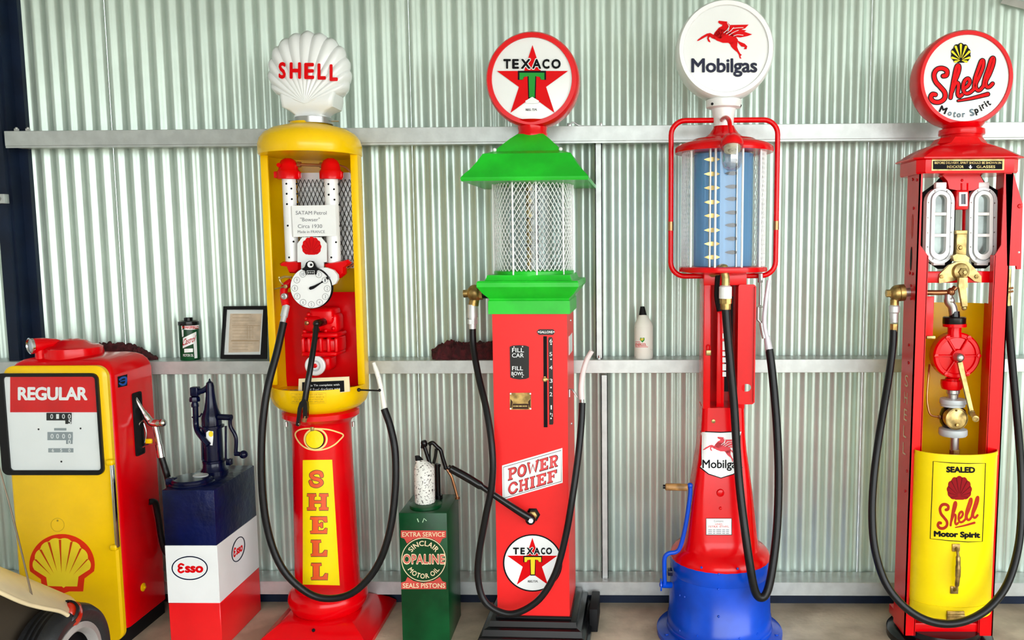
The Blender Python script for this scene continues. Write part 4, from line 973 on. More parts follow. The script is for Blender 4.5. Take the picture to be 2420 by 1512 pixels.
t.hose(mb, [(670, 762, -.145), (655, 830, -.19), (632, 920, -.25), (619, 1030, -.28), (620, 1160, -.29), (637, 1270, -.29), (672, 1350, -.285), (730, 1402, -.27), (785, 1414, -.265), (840, 1396, -.26), (890, 1340, -.25), (920, 1260, -.24), (934, 1160, -.22), (934, 1070, -.2), (923, 1010, -.18), (908, 966, -.165)], .0165, 6, 14); t.part('hose', mb, RUB)
mb = MB(); mb.tube([t.L3(909, 970, -.165), t.L3(902, 925, -.155), t.L3(894, 890, -.15), t.L3(883, 857, -.14)], [.012, .0115, .011, .0085], 14, 4); t.part('nozzle', mb, WCHIP2)
mb = MB(); mb.tube([t.L3(848, 921, -.17), t.L3(898, 923, -.165)], .004, 8); mb.sphere(t.L3(848, 921, -.17), .009, 10); mb.sphere(t.L3(897, 922, -.168), .007, 10); t.part('nozzle_hook', mb, BLK)
# sign board lying in the tray, small printed notice on its front
mb = MB(); c4 = [(706, 895), (824, 890), (826, 925), (704, 940)]; mb.prism([t.L(x, y, -.17) for x, y in c4], -.170, -.160); sb = t.part('sign_board', mb, CREAM)
t.decal('chalk_panel', INK, plane(-.17), poly([(714, 903), (813, 899), (814, 925), (714, 936)]), 1, sb)
t.decal('chalk_writing', WHT, plane(-.17), [tf(text('This Tin complete with', 390, 468, 860, 505, rot=-.03), Zy), tf(text('old Fuel dockets was', 390, 522, 870, 562, rot=-.04), Zy)], 2, sb)
TS = cylv(R+.0005); TS2 = height(lambda x, z: -math.sqrt(max(0, (R-.002)**2-x*x))-.002)
t.decal('notice_border', mat('faint_brown_print', (.45, .28, .02), .5), TS, tf(stroke([(170, 600), (420, 592), (668, 598), (666, 740), (420, 752), (172, 742)], 3, 0, True), Zy), 2, tray, sub=10)
for s_, y, x0, x1 in (('HE PET', 618, 225, 330), ('MAY OR MAY', 618, 420, 625), ('ONLY CON', 652, 180, 335), ('LEAD AND IS', 652, 420, 640), ('TO BE', 686, 210, 330), ('AS A MOTOR', 686, 420, 625), ('FUEL', 718, 190, 290), ('NO SPILLING', 718, 430, 645)):
    t.decal('notice_text', mat('faint_brown_print', (.45, .28, .02), .5), TS, tf(text(s_, x0, y-10, x1, y+11), Zy), 2, tray, sub=10, stuff=True)
mb = MB()
for k_ in range(9): a_ = random.uniform(0, 3); mb.tube([(-.14+.02*k_*.8-.02, -.17+random.uniform(-.02, .02), zr-.012), (-.14+.016*k_+.03*math.cos(a_), -.165+.02*math.sin(a_), zr-.008)], .004, 6)
t.part('twig', mb, WOOD, stuff=True)
# ---------------------------------------------------------------- green oil tank with the lever pump
t = Thing('oil_cabinet', 'narrow dark green oil tank with red banner label and black pump', 'oil tank', 0, 0, 3.955, X=P(999, 1212, 3.80).x)
YF = -.155; HX = (t.x(1056, 1212, YF)-t.x(942, 1212, YF))/2; ZT = t.z(1212, 999, YF)
tank = t.part('tank', MB().box(-HX, HX, YF, .145, 0, ZT, .004, 2), GRND)
Zs = zoomed(3.875, 940, 1030); S = plane(YF)
PINK = mat('faded_red_print', (.60, .075, .06), .5); GOLD = mat('cream_print', (.85, .66, .42), .5)
t.decal('banner', PINK, S, [tf(poly([(28, 865), (442, 867), (442, 930), (410, 940), (385, 985), (330, 945), (230, 928), (140, 945), (85, 985), (60, 940), (28, 930)]), Zs)], 1, tank)
t.decal('banner', PINK, S, [tf(poly([(90, 1290), (140, 1325), (230, 1345), (330, 1325), (385, 1290), (410, 1330), (442, 1340), (444, 1402), (32, 1402), (32, 1342), (70, 1330)]), Zs)], 1, tank)
t.decal('roundel', GRND, S, tf(disc(237, 1132, 204, 200), Zs), 2, tank)
t.decal('roundel', GOLD, S, tf(ring(237, 1132, 205, 7, 201), Zs), 2.5, tank)
t.decal('lettering', GOLD, S, tf(text('EXTRA SERVICE', 40, 880, 430, 922, .012), Zs), 2, tank)
t.decal('lettering', GOLD, S, tf(text('SEALS PISTONS', 46, 1348, 434, 1392, .02), Zs), 2, tank)
t.decal('lettering', GOLD, S, tf(arctext('SINCLAIR', 237, 1132, 125, 48, -58, 58, .025), Zs), 3, tank)
t.decal('lettering', GOLD, S, tf(arctext('MOTOR OIL', 237, 1132, 128, 46, 238, 122, .025, True), Zs), 3, tank)
t.decal('lettering', GOLD, S, tf(text('OPALINE', 44, 1078, 432, 1178, .075, 1.08), Zs), 3, tank)
t.decal('lettering', mat('pink_red_print', (.66, .10, .09), .5), S, tf(text('OPALINE', 52, 1088, 424, 1168, .012, 1.16), Zs), 4, tank)
SCF = mat('scuff', (.40, .62, .40), .7)
t.decal('scuff', SCF, S, [tf(stroke([(180, 760), (190, 785)], 9, 0), Zs)], 1, tank)
t.decal('scuff', SCF, S, [tf(stroke([(228, 790), (240, 755), (262, 775)], 7, 0), Zs)], 1, tank)
def Q(x, y, yl): return t.L3(*Zs(x, y), yl)
ks = t.m(1/3.875, 1010, 1120, 0)
mb = MB().lathe([(.075, ZT-.001), (.075, ZT+.012), (.055, ZT+.018), (.05, ZT+.018)], (Q(255, 650, -.05).x, -.05, 0), seg=36); t.part('filler_ring', mb, GRND)
yb_ = .07
mb = MB(); mb.cyl((Q(365, 400, yb_).x, yb_, ZT), (Q(365, 400, yb_).x, yb_, Q(365, 255, yb_).z), ks*26, 14); mb.cyl((Q(365, 400, yb_).x, yb_, ZT), (Q(365, 400, yb_).x, yb_, ZT+.02), ks*44, 14); mb.tube([Q(345, 265, yb_), Q(392, 272, yb_)], ks*14, 8); mb.tube([Q(380, 272, yb_), Q(380, 500, yb_)], ks*8, 8); pb = t.part('pump_barrel', mb, BLK)
mb = MB(); mb.tube([Q(298, 260, yb_), Q(270, 180, yb_), Q(242, 90, yb_)], ks*18, 12, 3); mb.lathe([(ks*20, -.02), (ks*30, -.01), (ks*30, .004), (ks*20, .012), (0, .014)], Q(240, 62, yb_), (-.25, 0, .97), 14); mb.tube([Q(228, 75, yb_), Q(220, 110, yb_)], ks*14, 8); t.part('spout', mb, BLK, pb)
mb = MB(); mb.tube([Q(298, 80, yb_), Q(294, 160, yb_), Q(298, 260, yb_)], ks*9, 8, 3); mb.tube([Q(285, 78, yb_), Q(320, 62, yb_), Q(360, 100, yb_), Q(392, 130, yb_), Q(410, 195, yb_), Q(440, 290, yb_)], ks*19, 10, 4); mb.tube([Q(352, 115, yb_), Q(345, 180, yb_), Q(328, 250, yb_)], ks*15, 8, 3); mb.sphere(Q(440, 290, yb_), ks*22, 10); t.part('lever_arm', mb, BLK, pb)
mb = MB(); mb.tube([Q(445, 295, yb_), Q(480, 350, yb_), Q(500, 395, yb_), (Q(545, 500, yb_).x, yb_, ZT+.006)], ks*13, 8, 3); mb.cyl((Q(545, 500, yb_).x, yb_, ZT-.001), (Q(545, 500, yb_).x, yb_, ZT+.008), ks*22, 10); t.part('stay', mb, COP, pb)
zt_t = ZT+.0195
oil_bottle('chipped white oil bottle with black tip on the green tank', 1005, 1199, 3.955-.05, zt_t, 23.5, 1108, 1087, 1077, WCHIP, -.021)

# ---------------------------------------------------------------- red pump with green roof
RZ = math.radians(2.4)
t = Thing('petrol_pump', 'square red petrol pump with stepped green roof and star globe', 'petrol pump', 1262, 741, 3.95, rz=-RZ)
def zz(py, px=1255, y=0.0): return t.z(py, px, y)
hb = (t.x(1343, 1100, -.17)-t.x(1169.5, 1100, -.17))/2; cx = (t.x(1343, 1100, -.17)+t.x(1169.5, 1100, -.17))/2
YF = -hb
def sq(h, z, n=None, c=None): c = cx if c is None else c; return [(c+sx*h, sy*h, z) for sx, sy in ((-1, -1), (1, -1), (1, 1), (-1, 1))]
zb = zz(1455, 1260, YF); zt = zz(741, 1255, YF)
mb = MB(); mb.loft([sq(hb, zb-.01), sq(hb, zt+.01)]); body = t.part('body', mb, REDM)
# black stepped plinth
mb = MB(); mb.loft([sq(h, z) for h, z in ((.262, 0), (.262, .03), (.25, .036), (.245, .065), (.232, .07), (.226, .098), (.205, .105), (.2, .13), (hb+.008, .135), (hb+.008, zb+.002))]); t.part('plinth', mb, BLK, angle=20)
mb = MB(); mb.box(cx+.25, cx+.29, -.02, .20, 0, .115, .004); t.part('plinth_block', mb, BLKM)
# green cornice
def H(w, py): return t.sqh(w, 1255, py)
lev = [(193, 742), (193, 711), (188, 709), (190, 705), (215, 694), (236, 681), (241, 678), (241, 668), (236, 664), (206, 663), (198, 655), (196, 650)]
mb = MB(); mb.loft([sq(H(w, py), zz(py, 1255, -H(w, py))) for w, py in lev]); t.part('cornice', mb, GRN, angle=20)
ztop_c = zz(650, 1255, -H(196, 650))
# mesh-guarded cylinder
Rm = t.m(91, 1257, 520); zc0 = ztop_c-.004; zr_ = zz(418, 1251, -H(300, 420))
mb = MB(); mesh_cyl(mb, Rm, zc0+.02, zr_+.02, 54, 26, .0021, cx, 0); t.part('mesh_guard', mb, mat('white_wire', (.85, .86, .86), .4), stuff=True)
mb = MB(); mb.lathe([(Rm*.80, zc0), (Rm*.80, zr_+.02)], (cx, 0, 0), seg=48, cap=False); t.part('glass_cylinder', mb, GLST)
mb = MB(); mb.lathe([(Rm*1.04, zc0-.002), (Rm*1.04, zc0+.018), (Rm*.98, zc0+.024), (0, zc0+.024)], (cx, 0, 0), seg=48); t.part('cylinder_seat', mb, GRN)
for px in (1171, 1225, 1279, 1336):
    q = t.L3(px, 520, 0); dx = (q.x-cx)/(Rm*1.03); an = math.asin(max(-1, min(1, dx)))
    mb = MB(); xx, yy = cx+Rm*1.03*math.sin(an), -Rm*1.03*math.cos(an); mb.cyl((xx, yy, zc0-.002), (xx, yy, zr_+.02), .0045, 8); t.part('tie_rod', mb, WHT)
for an in (100, 140, 180, 220, 260):
    xx, yy = cx+Rm*1.03*math.sin(math.radians(an)), -Rm*1.03*math.cos(math.radians(an)); mb = MB(); mb.cyl((xx, yy, zc0-.002), (xx, yy, zr_+.02), .0045, 8); t.part('tie_rod', mb, WHT)
Zx = zoomed(5.815, 1150, 400)
def G3(x, y, yl=0.0): return t.L3(*Zx(x, y), yl)
kx = t.m(1/5.815, 1255, 520)
mb = MB(); mb.cyl((G3(575, 800).x, 0, zc0+.02), (G3(575, 800).x, 0, zr_+.01), kx*32, 16); gs = t.part('gauge_stem', mb, BRS)
mb = MB(); mb.cyl((G3(655, 800, .02).x, .02, zc0+.02), (G3(655, 800, .02).x, .02, zr_+.01), kx*45, 16); t.part('overflow_or_shadow_tube', mb, WHT)
for k_, y in enumerate((255, 440, 630, 815, 1000, 1190)):
    mb = MB(); a_ = G3(550, y-45, -.02); c_ = G3(625, y+40, -.02); mb.box(a_.x, c_.x, -.025, -.018, c_.z, a_.z, .002); mk = t.part('marker_or_shadow', mb, BRSL, gs)
    mb = MB(); mb.tube([G3(500, y+48, -.02), G3(715, y+48, -.02)], kx*4, 6); mb.box(G3(690, y, -.01).x, G3(718, y, -.01).x, -.015, -.005, G3(700, y+30, -.01).z, G3(700, y-50, -.01).z); t.part('pointer', mb, BLKM, mk)
mb = MB(); a_ = G3(440, 120, -Rm*.9); c_ = G3(710, 165, -Rm*.9); mb.box(a_.x, c_.x, -Rm*.9, -Rm*.88, c_.z, a_.z); tp = t.part('gallons_plate', mb, INK)
t.decal('lettering', WHT, plane(-Rm*.9), tf(text('GALLONS', 455, 138, 700, 158), Zx), 1, tp)
mb = MB(); 
for k_ in range(10): 
    z = zc0+.03+k_*(zr_-zc0-.03)/10; mb.box(cx+Rm*.93, cx+Rm*.95, -.04, -.015, z, z+.022)
t.part('side_scale', mb, WHT, stuff=True)
# roof and globe
lev = [(300, 426), (303, 421), (302, 417), (285, 408), (262, 398), (232, 380), (208, 362), (182, 359), (160, 356), (140, 347), (92, 327), (66, 318), (60, 316)]
mb = MB(); mb.loft([sq(H(w, py), zz(py, 1251, -H(w, py))) for w, py in lev]); roof = t.part('roof', mb, GRN, angle=12)
for s_ in (-1, 1):
    h_ = H(160, 356); mb = MB(); mb.sphere((cx+s_*(h_-.004), -h_-.006, zz(357, 1251, -h_)+.006), .009, 10); t.part('roof_stud', mb, WHT, roof)
ztr = zz(316, 1251, -H(60, 316))
gx = t.x(1261, 193); gz = zz(193, 1261); ro = t.m(109, 1261, 193)
mb = MB(); mb.lathe([(t.m(34, 1259, 312), ztr-.01), (t.m(35, 1259, 312), ztr+.006), (t.m(33, 1259, 312), ztr+.014), (t.m(36, 1259, 312), gz-ro*.90), (t.m(45, 1259, 312), gz-ro*.84)], (t.x(1259, 312), 0, 0), seg=36); t.part('globe_neck', mb, RED)
def disc_globe(gx, gz, ro, ri, th, mband, nx=0.0):
    ax = Vector((nx, -1, 0)).normalized(); c = Vector((gx, 0, gz))
    mb = MB(); mb.lathe([(ri*.99, th-.006), (ri, th), (ro*.95, th), (ro*.985, th*.8), (ro, th*.45), (ro, -th*.45), (ro*.985, -th*.8), (ro*.95, -th), (ri, -th), (ri*.99, -th+.006)], c, ax, 72, cap=False); band = t.part('globe_band', mb, mband)
    fc = None
    for s_ in (1, -1):
        mb = MB(); mb.lathe([(ri*1.0, s_*(th-.008)), (ri*.7, s_*(th-.006)), (0, s_*(th-.005))], c, ax, 64, cap=False); f = t.part('globe_face', mb, GLOBE); fc = fc or f
    return band, fc
band, gf = disc_globe(gx, gz, ro, t.m(95.5, 1259, 194, -.07), .07, RED)
S = plane(-.067)
Zt = zoomed(3.024, 1060, 60)
fx, fy = 602, 402   # face centre in the zoomed frame
t.decal('star', REDB, S, tf(star(600, 408, 268, 1.0), Zt), 1, gf, label='red five-pointed star')
def halo(s_, x0, y0, x1, y1, g, b, sp=1.0): return text(s_, x0-g, y0-g, x1+g, y1+g, b+.06, sp)
for s_, x0, x1 in (('T', 392, 445), ('E', 455, 503), ('X', 517, 586), ('A', 598, 662), ('C', 670, 722), ('O', 735, 802)):
    if s_ in 'XA': t.decal('letter_halo', GLOBE, S, tf(halo(s_, x0, 240, x1, 310, 7, .06), Zt), 2, gf)
    t.decal('letter', INK, S, tf(text(s_, x0, 240, x1, 310, .05), Zt), 3, gf)
t.decal('letter', INK, S, tf(big_t(596, 330, 190, 190, 6), Zt), 2, gf)
t.decal('letter', GRNP, S, tf(big_t(596, 338, 178, 176), Zt), 3, gf, label='green letter')
t.decal('apex_wedge', GLOBE, S, tf(poly([(548, 540), (598, 510), (648, 540), (640, 556), (556, 556)]), Zt), 4, gf)
t.decal('lettering', INK, S, tf(text('REG. T.M.', 552, 594, 633, 610, .02), Zt), 2, gf)
# plates on the front
S = plane(YF)
Zf = zoomed(5.815, 1160, 760)
def plate(name, pts, m, th=.003, par=None):
    mb = MB(); mb.prism([t.L(*Zf(x, y), YF) for x, y in pts], YF-th, YF+.001); return t.part(name, mb, m, par)
fp = plate('instruction_plate', [(262, 345), (300, 328), (390, 322), (480, 328), (524, 345), (524, 768), (480, 785), (400, 793), (310, 780), (270, 765)], BLK)
S2 = plane(YF-.003)
for s_, x0, y0, x1, y1 in (('FILL', 292, 362, 455, 420), ('CAR', 290, 434, 452, 492), ('FILL', 292, 612, 442, 668), ('BOWL', 285, 688, 455, 738)): t.decal('lettering', WHT, S2, tf(text(s_, x0, y0, x1, y1, .01), Zf), 1, fp)
for x, y in ((318, 346), (436, 342), (312, 752), (432, 758)): t.decal('plate_screw', STL, S2, tf(disc(x, y, 9, n=12), Zf), 1, fp)
bp = plate('brass_plate', [(262, 978), (552, 975), (553, 1206), (262, 1208)], BRS)
t.decal('plate_print', mat('dark_brown_print', (.06, .03, .02), .6), S2, [tf(poly([(270, 1060), (300, 1100), (285, 1180), (270, 1180)]), Zf)], 1, bp); t.decal('plate_print', mat('dark_brown_print', (.06, .03, .02), .6), S2, [tf(poly([(545, 1060), (510, 1100), (530, 1180), (545, 1180)]), Zf)], 1, bp); t.decal('plate_print', mat('dark_brown_print', (.06, .03, .02), .6), S2, [tf(rect(300, 1128, 520, 1200), Zf)], 1, bp)
t.decal('plate_print', BRSL, S2, [tf(rect(x, 1152, x+w_, 1168), Zf) for x, w_ in ((308, 22), (336, 44), (388, 40), (436, 62))], 2, bp, stuff=True)
for x, y in ((272, 990), (543, 990), (272, 1196), (545, 1196)): t.decal('plate_screw', WHT, S2, tf(disc(x, y, 12, n=12), Zf), 2, bp)
gp = plate('gallons_plate', [(632, 140), (660, 104), (858, 104), (884, 140), (858, 180), (660, 180)], BLK); t.decal('lettering', WHT, S2, tf(text('GALLONS', 668, 125, 850, 160, .03), Zf), 1, gp)
for x in (655, 866): t.decal('plate_screw', WHT, S2, tf(disc(x, 140, 10, n=12), Zf), 1, gp)
plate('gauge_slot', [(722, 200), (770, 200), (780, 1450), (728, 1450)], INK, .0015)  # black strip painted for the dark inside of the slot
sp = plate('gauge_scale', [(790, 230), (802, 212), (840, 212), (850, 230), (860, 1395), (852, 1412), (805, 1412)], BLK)
for s_, x, y in (('6', 826, 262), ('5', 824, 446), ('4', 826, 630), ('3', 828, 812), ('2', 826, 996)): t.decal('numeral', WHT, S2, tf(text(s_, x-19, y-27, x+19, y+27), Zf), 1, sp)
t.decal('numeral', WHT, S2, tf(text('1', 822, 1148, 838, 1206, .01), Zf), 1, sp); t.decal('numeral', WHT, S2, tf(text('1', 815, 1252, 824, 1280), Zf), 1, sp); t.decal('numeral', WHT, S2, tf(text('2', 832, 1262, 852, 1300), Zf), 1, sp)
for y in (308, 516, 904, 1328): t.decal('plate_screw', WHT, S2, tf(disc(827, y, 11, n=12), Zf), 1, sp)
mb = MB(); q = t.L3(*Zf(745, 792), YF); mb.lathe([(.011, .002), (.011, -.010), (.006, -.014), (.0, -.014)], (q.x, YF, q.z), (0, 1, 0), 10); mb.box(q.x-.004, q.x+.004, YF-.006, YF, q.z-.0, q.z+.014); mb.box(q.x, q.x+.016, YF-.006, YF, q.z-.003, q.z+.003); t.part('gauge_pointer', mb, BRSL)
# slanted name sign
Zn = zoomed(2.843, 900, 980)
nq = [(815, 340), (1220, 222), (1222, 455), (818, 572)]
mb = MB(); mb.prism([t.L(*Zn(x, y), YF) for x, y in nq], YF-.003, YF+.001); ns = t.part('name_sign', mb, WHT, label='slanted white name sign')
iq = [(824, 352), (1212, 239), (1213, 447), (827, 560)]
t.decal('sign_border', INK, S2, tf(stroke(iq, 3.2, 0, True), Zn), 1, ns)
def sl(x, y): return Zn(x, y-.292*(x-824))
PR = mat('pink_red_letter', (.70, .045, .05), .45)
def word(wd, x0, x1, y0, y1):
    n = len(wd); ws = [1.28 if c == 'W' else (.5 if c == 'I' else 1) for c in wd]; tot = sum(ws)+.22*(n-1); u = (x1-x0)/tot; x = x0
    for c, w_ in zip(wd, ws):
        t.decal('letter_edge', INK, S2, tf(slabL(c, x-2, y0-2, x+w_*u+4, y1+4), sl), 1, ns); t.decal('letter', PR, S2, tf(slabL(c, x, y0, x+w_*u, y1), sl), 2, ns)
        t.decal('letter_inlay', WHT, S2, tf(joinsh([disc(x+.28*w_*u if c != 'I' else x+.5*w_*u, y0+(y1-y0)*f, 1.7, n=8) for f in (.3, .42, .54, .66, .78)]), sl), 3, ns, stuff=True)
        x += (w_+.22)*u
word('POWER', 856, 1186, 372, 450); word('CHIEF', 856, 1180, 472, 548)
# round star sign
t.decal('round_sign', INK, S, tf(disc(1020, 995, 200, 193, 56), Zn), 1, body); rs = t.decal('round_sign', WHT, S, tf(disc(1020, 995, 190, 184, 56), Zn), 2, body, label='white round star sign')
t.decal('star', REDB, S, tf(star(1018, 1000, 178, .98), Zn), 3, body)
for s_, x0, x1 in (('T', 888, 928), ('E', 938, 968), ('X', 980, 1024), ('A', 1028, 1070), ('C', 1076, 1104), ('O', 1110, 1150)):
    if s_ in 'XA': t.decal('letter_halo', WHT, S, tf(halo(s_, x0, 892, x1, 938, 4, .06), Zn), 4, body)
    t.decal('letter', INK, S, tf(text(s_, x0, 892, x1, 938, .05), Zn), 5, body)
t.decal('letter', INK, S, tf(big_t(1021, 952, 118, 124, 4), Zn), 4, body); t.decal('letter', YELP, S, tf(big_t(1021, 956, 112, 116), Zn), 5, body, label='yellow letter')
t.decal('lettering', INK, S, tf(text('REG.T.M.', 988, 1112, 1056, 1126, .02), Zn), 4, body)
# lever, its boss
mb = MB(); q = t.L3(*Zn(1022, 670), YF); mb.lathe([(.034, .002), (.034, -.004), (0, -.004)], (q.x, YF, q.z), (0, 1, 0), 6); bs = t.part('lever_boss', mb, BLK)
mb = MB(); mb.lathe([(.022, .0), (.022, -.018), (.014, -.022)], (q.x, YF-.004, q.z), (0, 1, 0), 6); t.part('boss_nut', mb, BRS, bs)
def N3(x, y, yl): return t.L3(*Zn(x, y), yl)
mb = MB(); mb.tube([N3(1012, 700, YF-.045), N3(930, 650, YF-.06), N3(800, 565, YF-.075), N3(690, 490, YF-.085)], [.019, .0125], 12, 5); mb.sphere(N3(1005, 706, YF-.045), .024, 14, sy=.7); mb.cyl(N3(1010, 705, YF+.0), N3(1005, 706, YF-.06), .014, 14)
mb.tube([N3(700, 497, YF-.085), N3(640, 458, YF-.088), N3(560, 410, YF-.09), N3(490, 372, YF-.092), N3(452, 350, YF-.092)], [.013, .018, .0185, .018, .012], 14, 5); lv = t.part('lever', mb, BLK)
mb = MB(); mb.cyl(N3(1008, 713, YF-.06), N3(1008, 713, YF-.072), .011, 6); t.part('lever_bolt', mb, STL, lv)
# delivery elbow, couplings, hose, nozzle
Ze = zoomed(3.024, 1060, 560)
def E3(x, y, yl=-.06): return t.L3(*Ze(x, y), yl)
ke = t.m(1/3.024, 1120, 690, -.06)
mb = MB(); mb.tube([E3(320, 395), E3(225, 395)], ke*44, 12); t.part('elbow_collar', mb, BLK)
mb = MB(); mb.sphere(E3(188, 400), ke*58, 20, 1, 1, 1.05); mb.cyl(E3(108, 405), E3(150, 402), ke*28, 14); mb.cyl(E3(225, 398), E3(245, 398), ke*50, 8); mb.cyl(E3(185, 440), E3(178, 488), ke*36, 14); t.part('delivery_elbow', mb, BRS)
mb = MB(); mb.cyl(E3(172, 482), E3(172, 575), ke*36, 18); mb.cyl(E3(172, 575), E3(172, 590), ke*28, 16); mb.cyl(E3(172, 588), E3(172, 620), ke*36, 6); mb.cyl(E3(172, 620), E3(172, 655), ke*26, 14); t.part('coupling', mb, ALU)
mb = MB(); t.hose(mb, [(1117, 775, -.06), (1119, 820, -.075), (1131, 890, -.13), (1150, 970, -.20), (1163, 1060, -.25), (1163, 1140, -.26), (1148, 1220, -.26), (1132, 1310, -.255), (1130, 1370, -.255), (1145, 1420, -.26), (1185, 1447, -.262), (1225, 1447, -.262), (1275, 1415, -.258), (1312, 1355, -.25), (1336, 1270, -.24), (1352, 1180, -.23), (1366, 1080, -.19), (1374, 1000, -.15), (1376, 952, -.13)], .0155, 6, 14); t.part('hose', mb, RUB)
mb = MB(); mb.cyl(t.L3(1376, 956, -.13), t.L3(1375, 940, -.13), .010, 14); t.part('nozzle_ferrule', mb, STL)
mb = MB(); mb.tube([t.L3(1375, 943, -.13), t.L3(1374, 915, -.13), t.L3(1378, 880, -.13), t.L3(1387, 850, -.13), t.L3(1399, 829, -.13)], [.0135, .011], 14, 5); t.part('nozzle', mb, mat('pale_pink_nozzle', (.82, .72, .72), .4))
xs_ = cx+hb
mb = MB(); q = t.L3(1356, 922, -.12); mb.tube([(xs_-.002, -.12, q.z+.002), (xs_+.016, -.125, q.z+.004), (xs_+.028, -.13, q.z-.01), (xs_+.04, -.13, q.z-.03)], .004, 8, 4); mb.tube([(xs_+.004, -.125, q.z+.004), (xs_+.004, -.13, q.z-.03)], .0035, 8); t.part('nozzle_hook', mb, STL)
mb = MB(); q0 = planex(xs_)(t, 1344, 795, t.dir(1344, 795)); q1 = planex(xs_)(t, 1352, 828, t.dir(1352, 828)); mb.box(xs_-.001, xs_+.002, q0.y, min(q1.y, .12), q1.z, q0.z); t.part('side_notice', mb, WHT)
for py in (757, 1000):
    mb = MB(); mb.sphere((xs_, .0, zz(py)), .006, 8); t.part('screw', mb, STL)
# ---------------------------------------------------------------- red visible pump on a blue drum
t = Thing('petrol_pump', 'red pump on blue drum base with blue-filled glass cylinder', 'petrol pump', 1700, 1400, 3.93)
def zz(py, px=1705, y=0.0): return t.z(py, px, y)
def mm(w, py): return t.m(w, 1705, py)
def lath(name, prof, m, cx=None, seg=56, parent=None, cap=True, yc=0.0, **k):
    mb = MB(); mb.lathe([(mm(w, py), zz(py)) for w, py in prof], (0 if cx is None else cx, yc, 0), seg=seg, cap=cap); return t.part(name, mb, m, parent, **k)
# drum
zf = .0
mb = MB(); rD = mm(121, 1480)
mb.lathe([(mm(147, 1495), 0), (mm(147, 1495), .022), (mm(140, 1490), .028), (rD*1.02, .032), (rD*1.02, .045), (rD, .05), (rD, .10), (rD*.985, .105), (mm(116, 1330), zz(1345)), (mm(117.5, 1330), zz(1343)), (mm(117.5, 1320), zz(1322)), (mm(117, 1320), zz(1312)), (mm(110, 1310), zz(1305)), (0, zz(1305))], (0, 0, 0), seg=64); drum = t.part('drum', mb, BLU)
def rivet(x, y, r_=.006, surf=None):
    mb = MB(); p = surf(t, x, y, t.dir(x, y)); n_ = Vector((p.x, p.y, 0)).normalized(); mb.lathe([(r_, -.001), (r_*.8, .003), (0, .0045)], p, n_, 8); t.part('rivet', mb, BLU, drum)
SD = cylv(lambda z: rD+(mm(117, 1320)-rD)*min(1, max(0, (z-.1)/(zz(1320)-.1))))
Zm = zoomed(2.841, 1480, 980)
for x, y in ((505, 1025), (622, 1070), (748, 1033), (620, 1172), (620, 1355), (358, 1212), (358, 1448), (475, 1485), (762, 1500), (390, 1222), (880, 1470)): rivet(*Zm(x, y), surf=SD)
for an in (200, 235, 270, 305, 340):
    mb = MB(); a_ = math.radians(an); q = mm(135, 1495); mb.cyl((q*math.cos(a_), q*math.sin(a_), .02), (q*math.cos(a_), q*math.sin(a_), .034), .009, 6); t.part('anchor_bolt', mb, BLU, drum)
# red flared column: round flange blending into an octagonal post
def ringN(w, d, r, z, n=6, cx=0.0): return [(x, y, z) for x, y in rrect(cx-w, -d, cx+w, d, r, n)]
zs = [(116.5, 1312, 1), (117, 1307, 1), (114, 1298, 1), (106, 1290, .98), (94, 1284, .9), (87, 1275, .7), (82, 1255, .55), (75, 1200, .45), (69, 1150, .4), (62, 1100, .38), (56, 1060, .36), (52, 1020, .34), (50, 980, .32), (49, 955, .32)]
mb = MB(); mb.loft([ringN(mm(w, py), mm(w, py)*(1 if f > .8 else .95), mm(w, py)*f*.999, zz(py), 8) for w, py, f in zs]); colm = t.part('column', mb, RED)
# post with open front: two cheeks, back, header
xw = mm(48.5, 800); zt0, zb0 = zz(640), zz(958); dpt = mm(46, 800)
xl0, xr0 = -xw, xw
for s_ in (-1, 1):
    mb = MB(); mb.box(s_*xw, s_*(xw-mm(17, 800)), -dpt, dpt, zb0, zt0, .004); t.part('post_cheek', mb, RED)
mb = MB(); mb.box(-xw+.004, xw-.004, dpt-.01, dpt, zb0, zt0); t.part('post_back', mb, RED)
mb = MB(); mb.box(-xw-.002, xw+.002, -dpt-.002, dpt-.012, zz(672), zt0-.002, .004); t.part('post_header', mb, RED)
mb = MB(); x0_ = t.x(1694, 850, -.06); x1_ = t.x(1712, 850, -.06); mb.box(x0_, x1_, -.062, -.05, zb0, zz(735, 1705, -.06), .003); t.part('gauge_bar', mb, RED)
Zo = zoomed(2.909, 1480, 480)
mb = MB(); mb.box(t.x(1711, 850, -.045), t.x(1731, 850, -.045), -.046, -.040, zz(925, 1715, -.045), zz(700, 1715, -.045)); gb = t.part('gauge_strip', mb, INK)
for k_, (y0, y1) in enumerate(((895, 930), (950, 1010), (1020, 1050), (1060, 1095), (1105, 1150), (1160, 1192))): t.decal('gauge_mark', WHT, plane(-.062), tf(rect(662, y0, 686, y1), Zo), 1, gb)
# latch padlock, swung door with its oval hole
mb = MB(); q = t.L3(1674, 832, -dpt); mb.box(q.x-.011, q.x+.011, -dpt-.012, -dpt, q.z-.014, q.z+.010, .002); pk = t.part('padlock', mb, BRSL)
mb = MB(); mb.tube([(q.x-.007, -dpt-.006, q.z+.008), (q.x-.007, -dpt-.006, q.z+.03), (q.x+.007, -dpt-.006, q.z+.03), (q.x+.007, -dpt-.006, q.z+.008)], .003, 8, 3); t.part('shackle', mb, RED, pk)
dA = t.L3(1745, 672, -dpt); 
mb = MB(); pts = [t.L(*p, -.095) for p in ((1745, 672), (1778, 672), (1786, 680), (1786, 945), (1783, 955), (1745, 948))]
hole = [t.L(*p, -.04) for p in [(1763.5+11*math.cos(a)*1.0, 916+9*math.sin(a)) for a in [2*PI*i/6+PI for i in range(6)]]]
y0_ = -.098
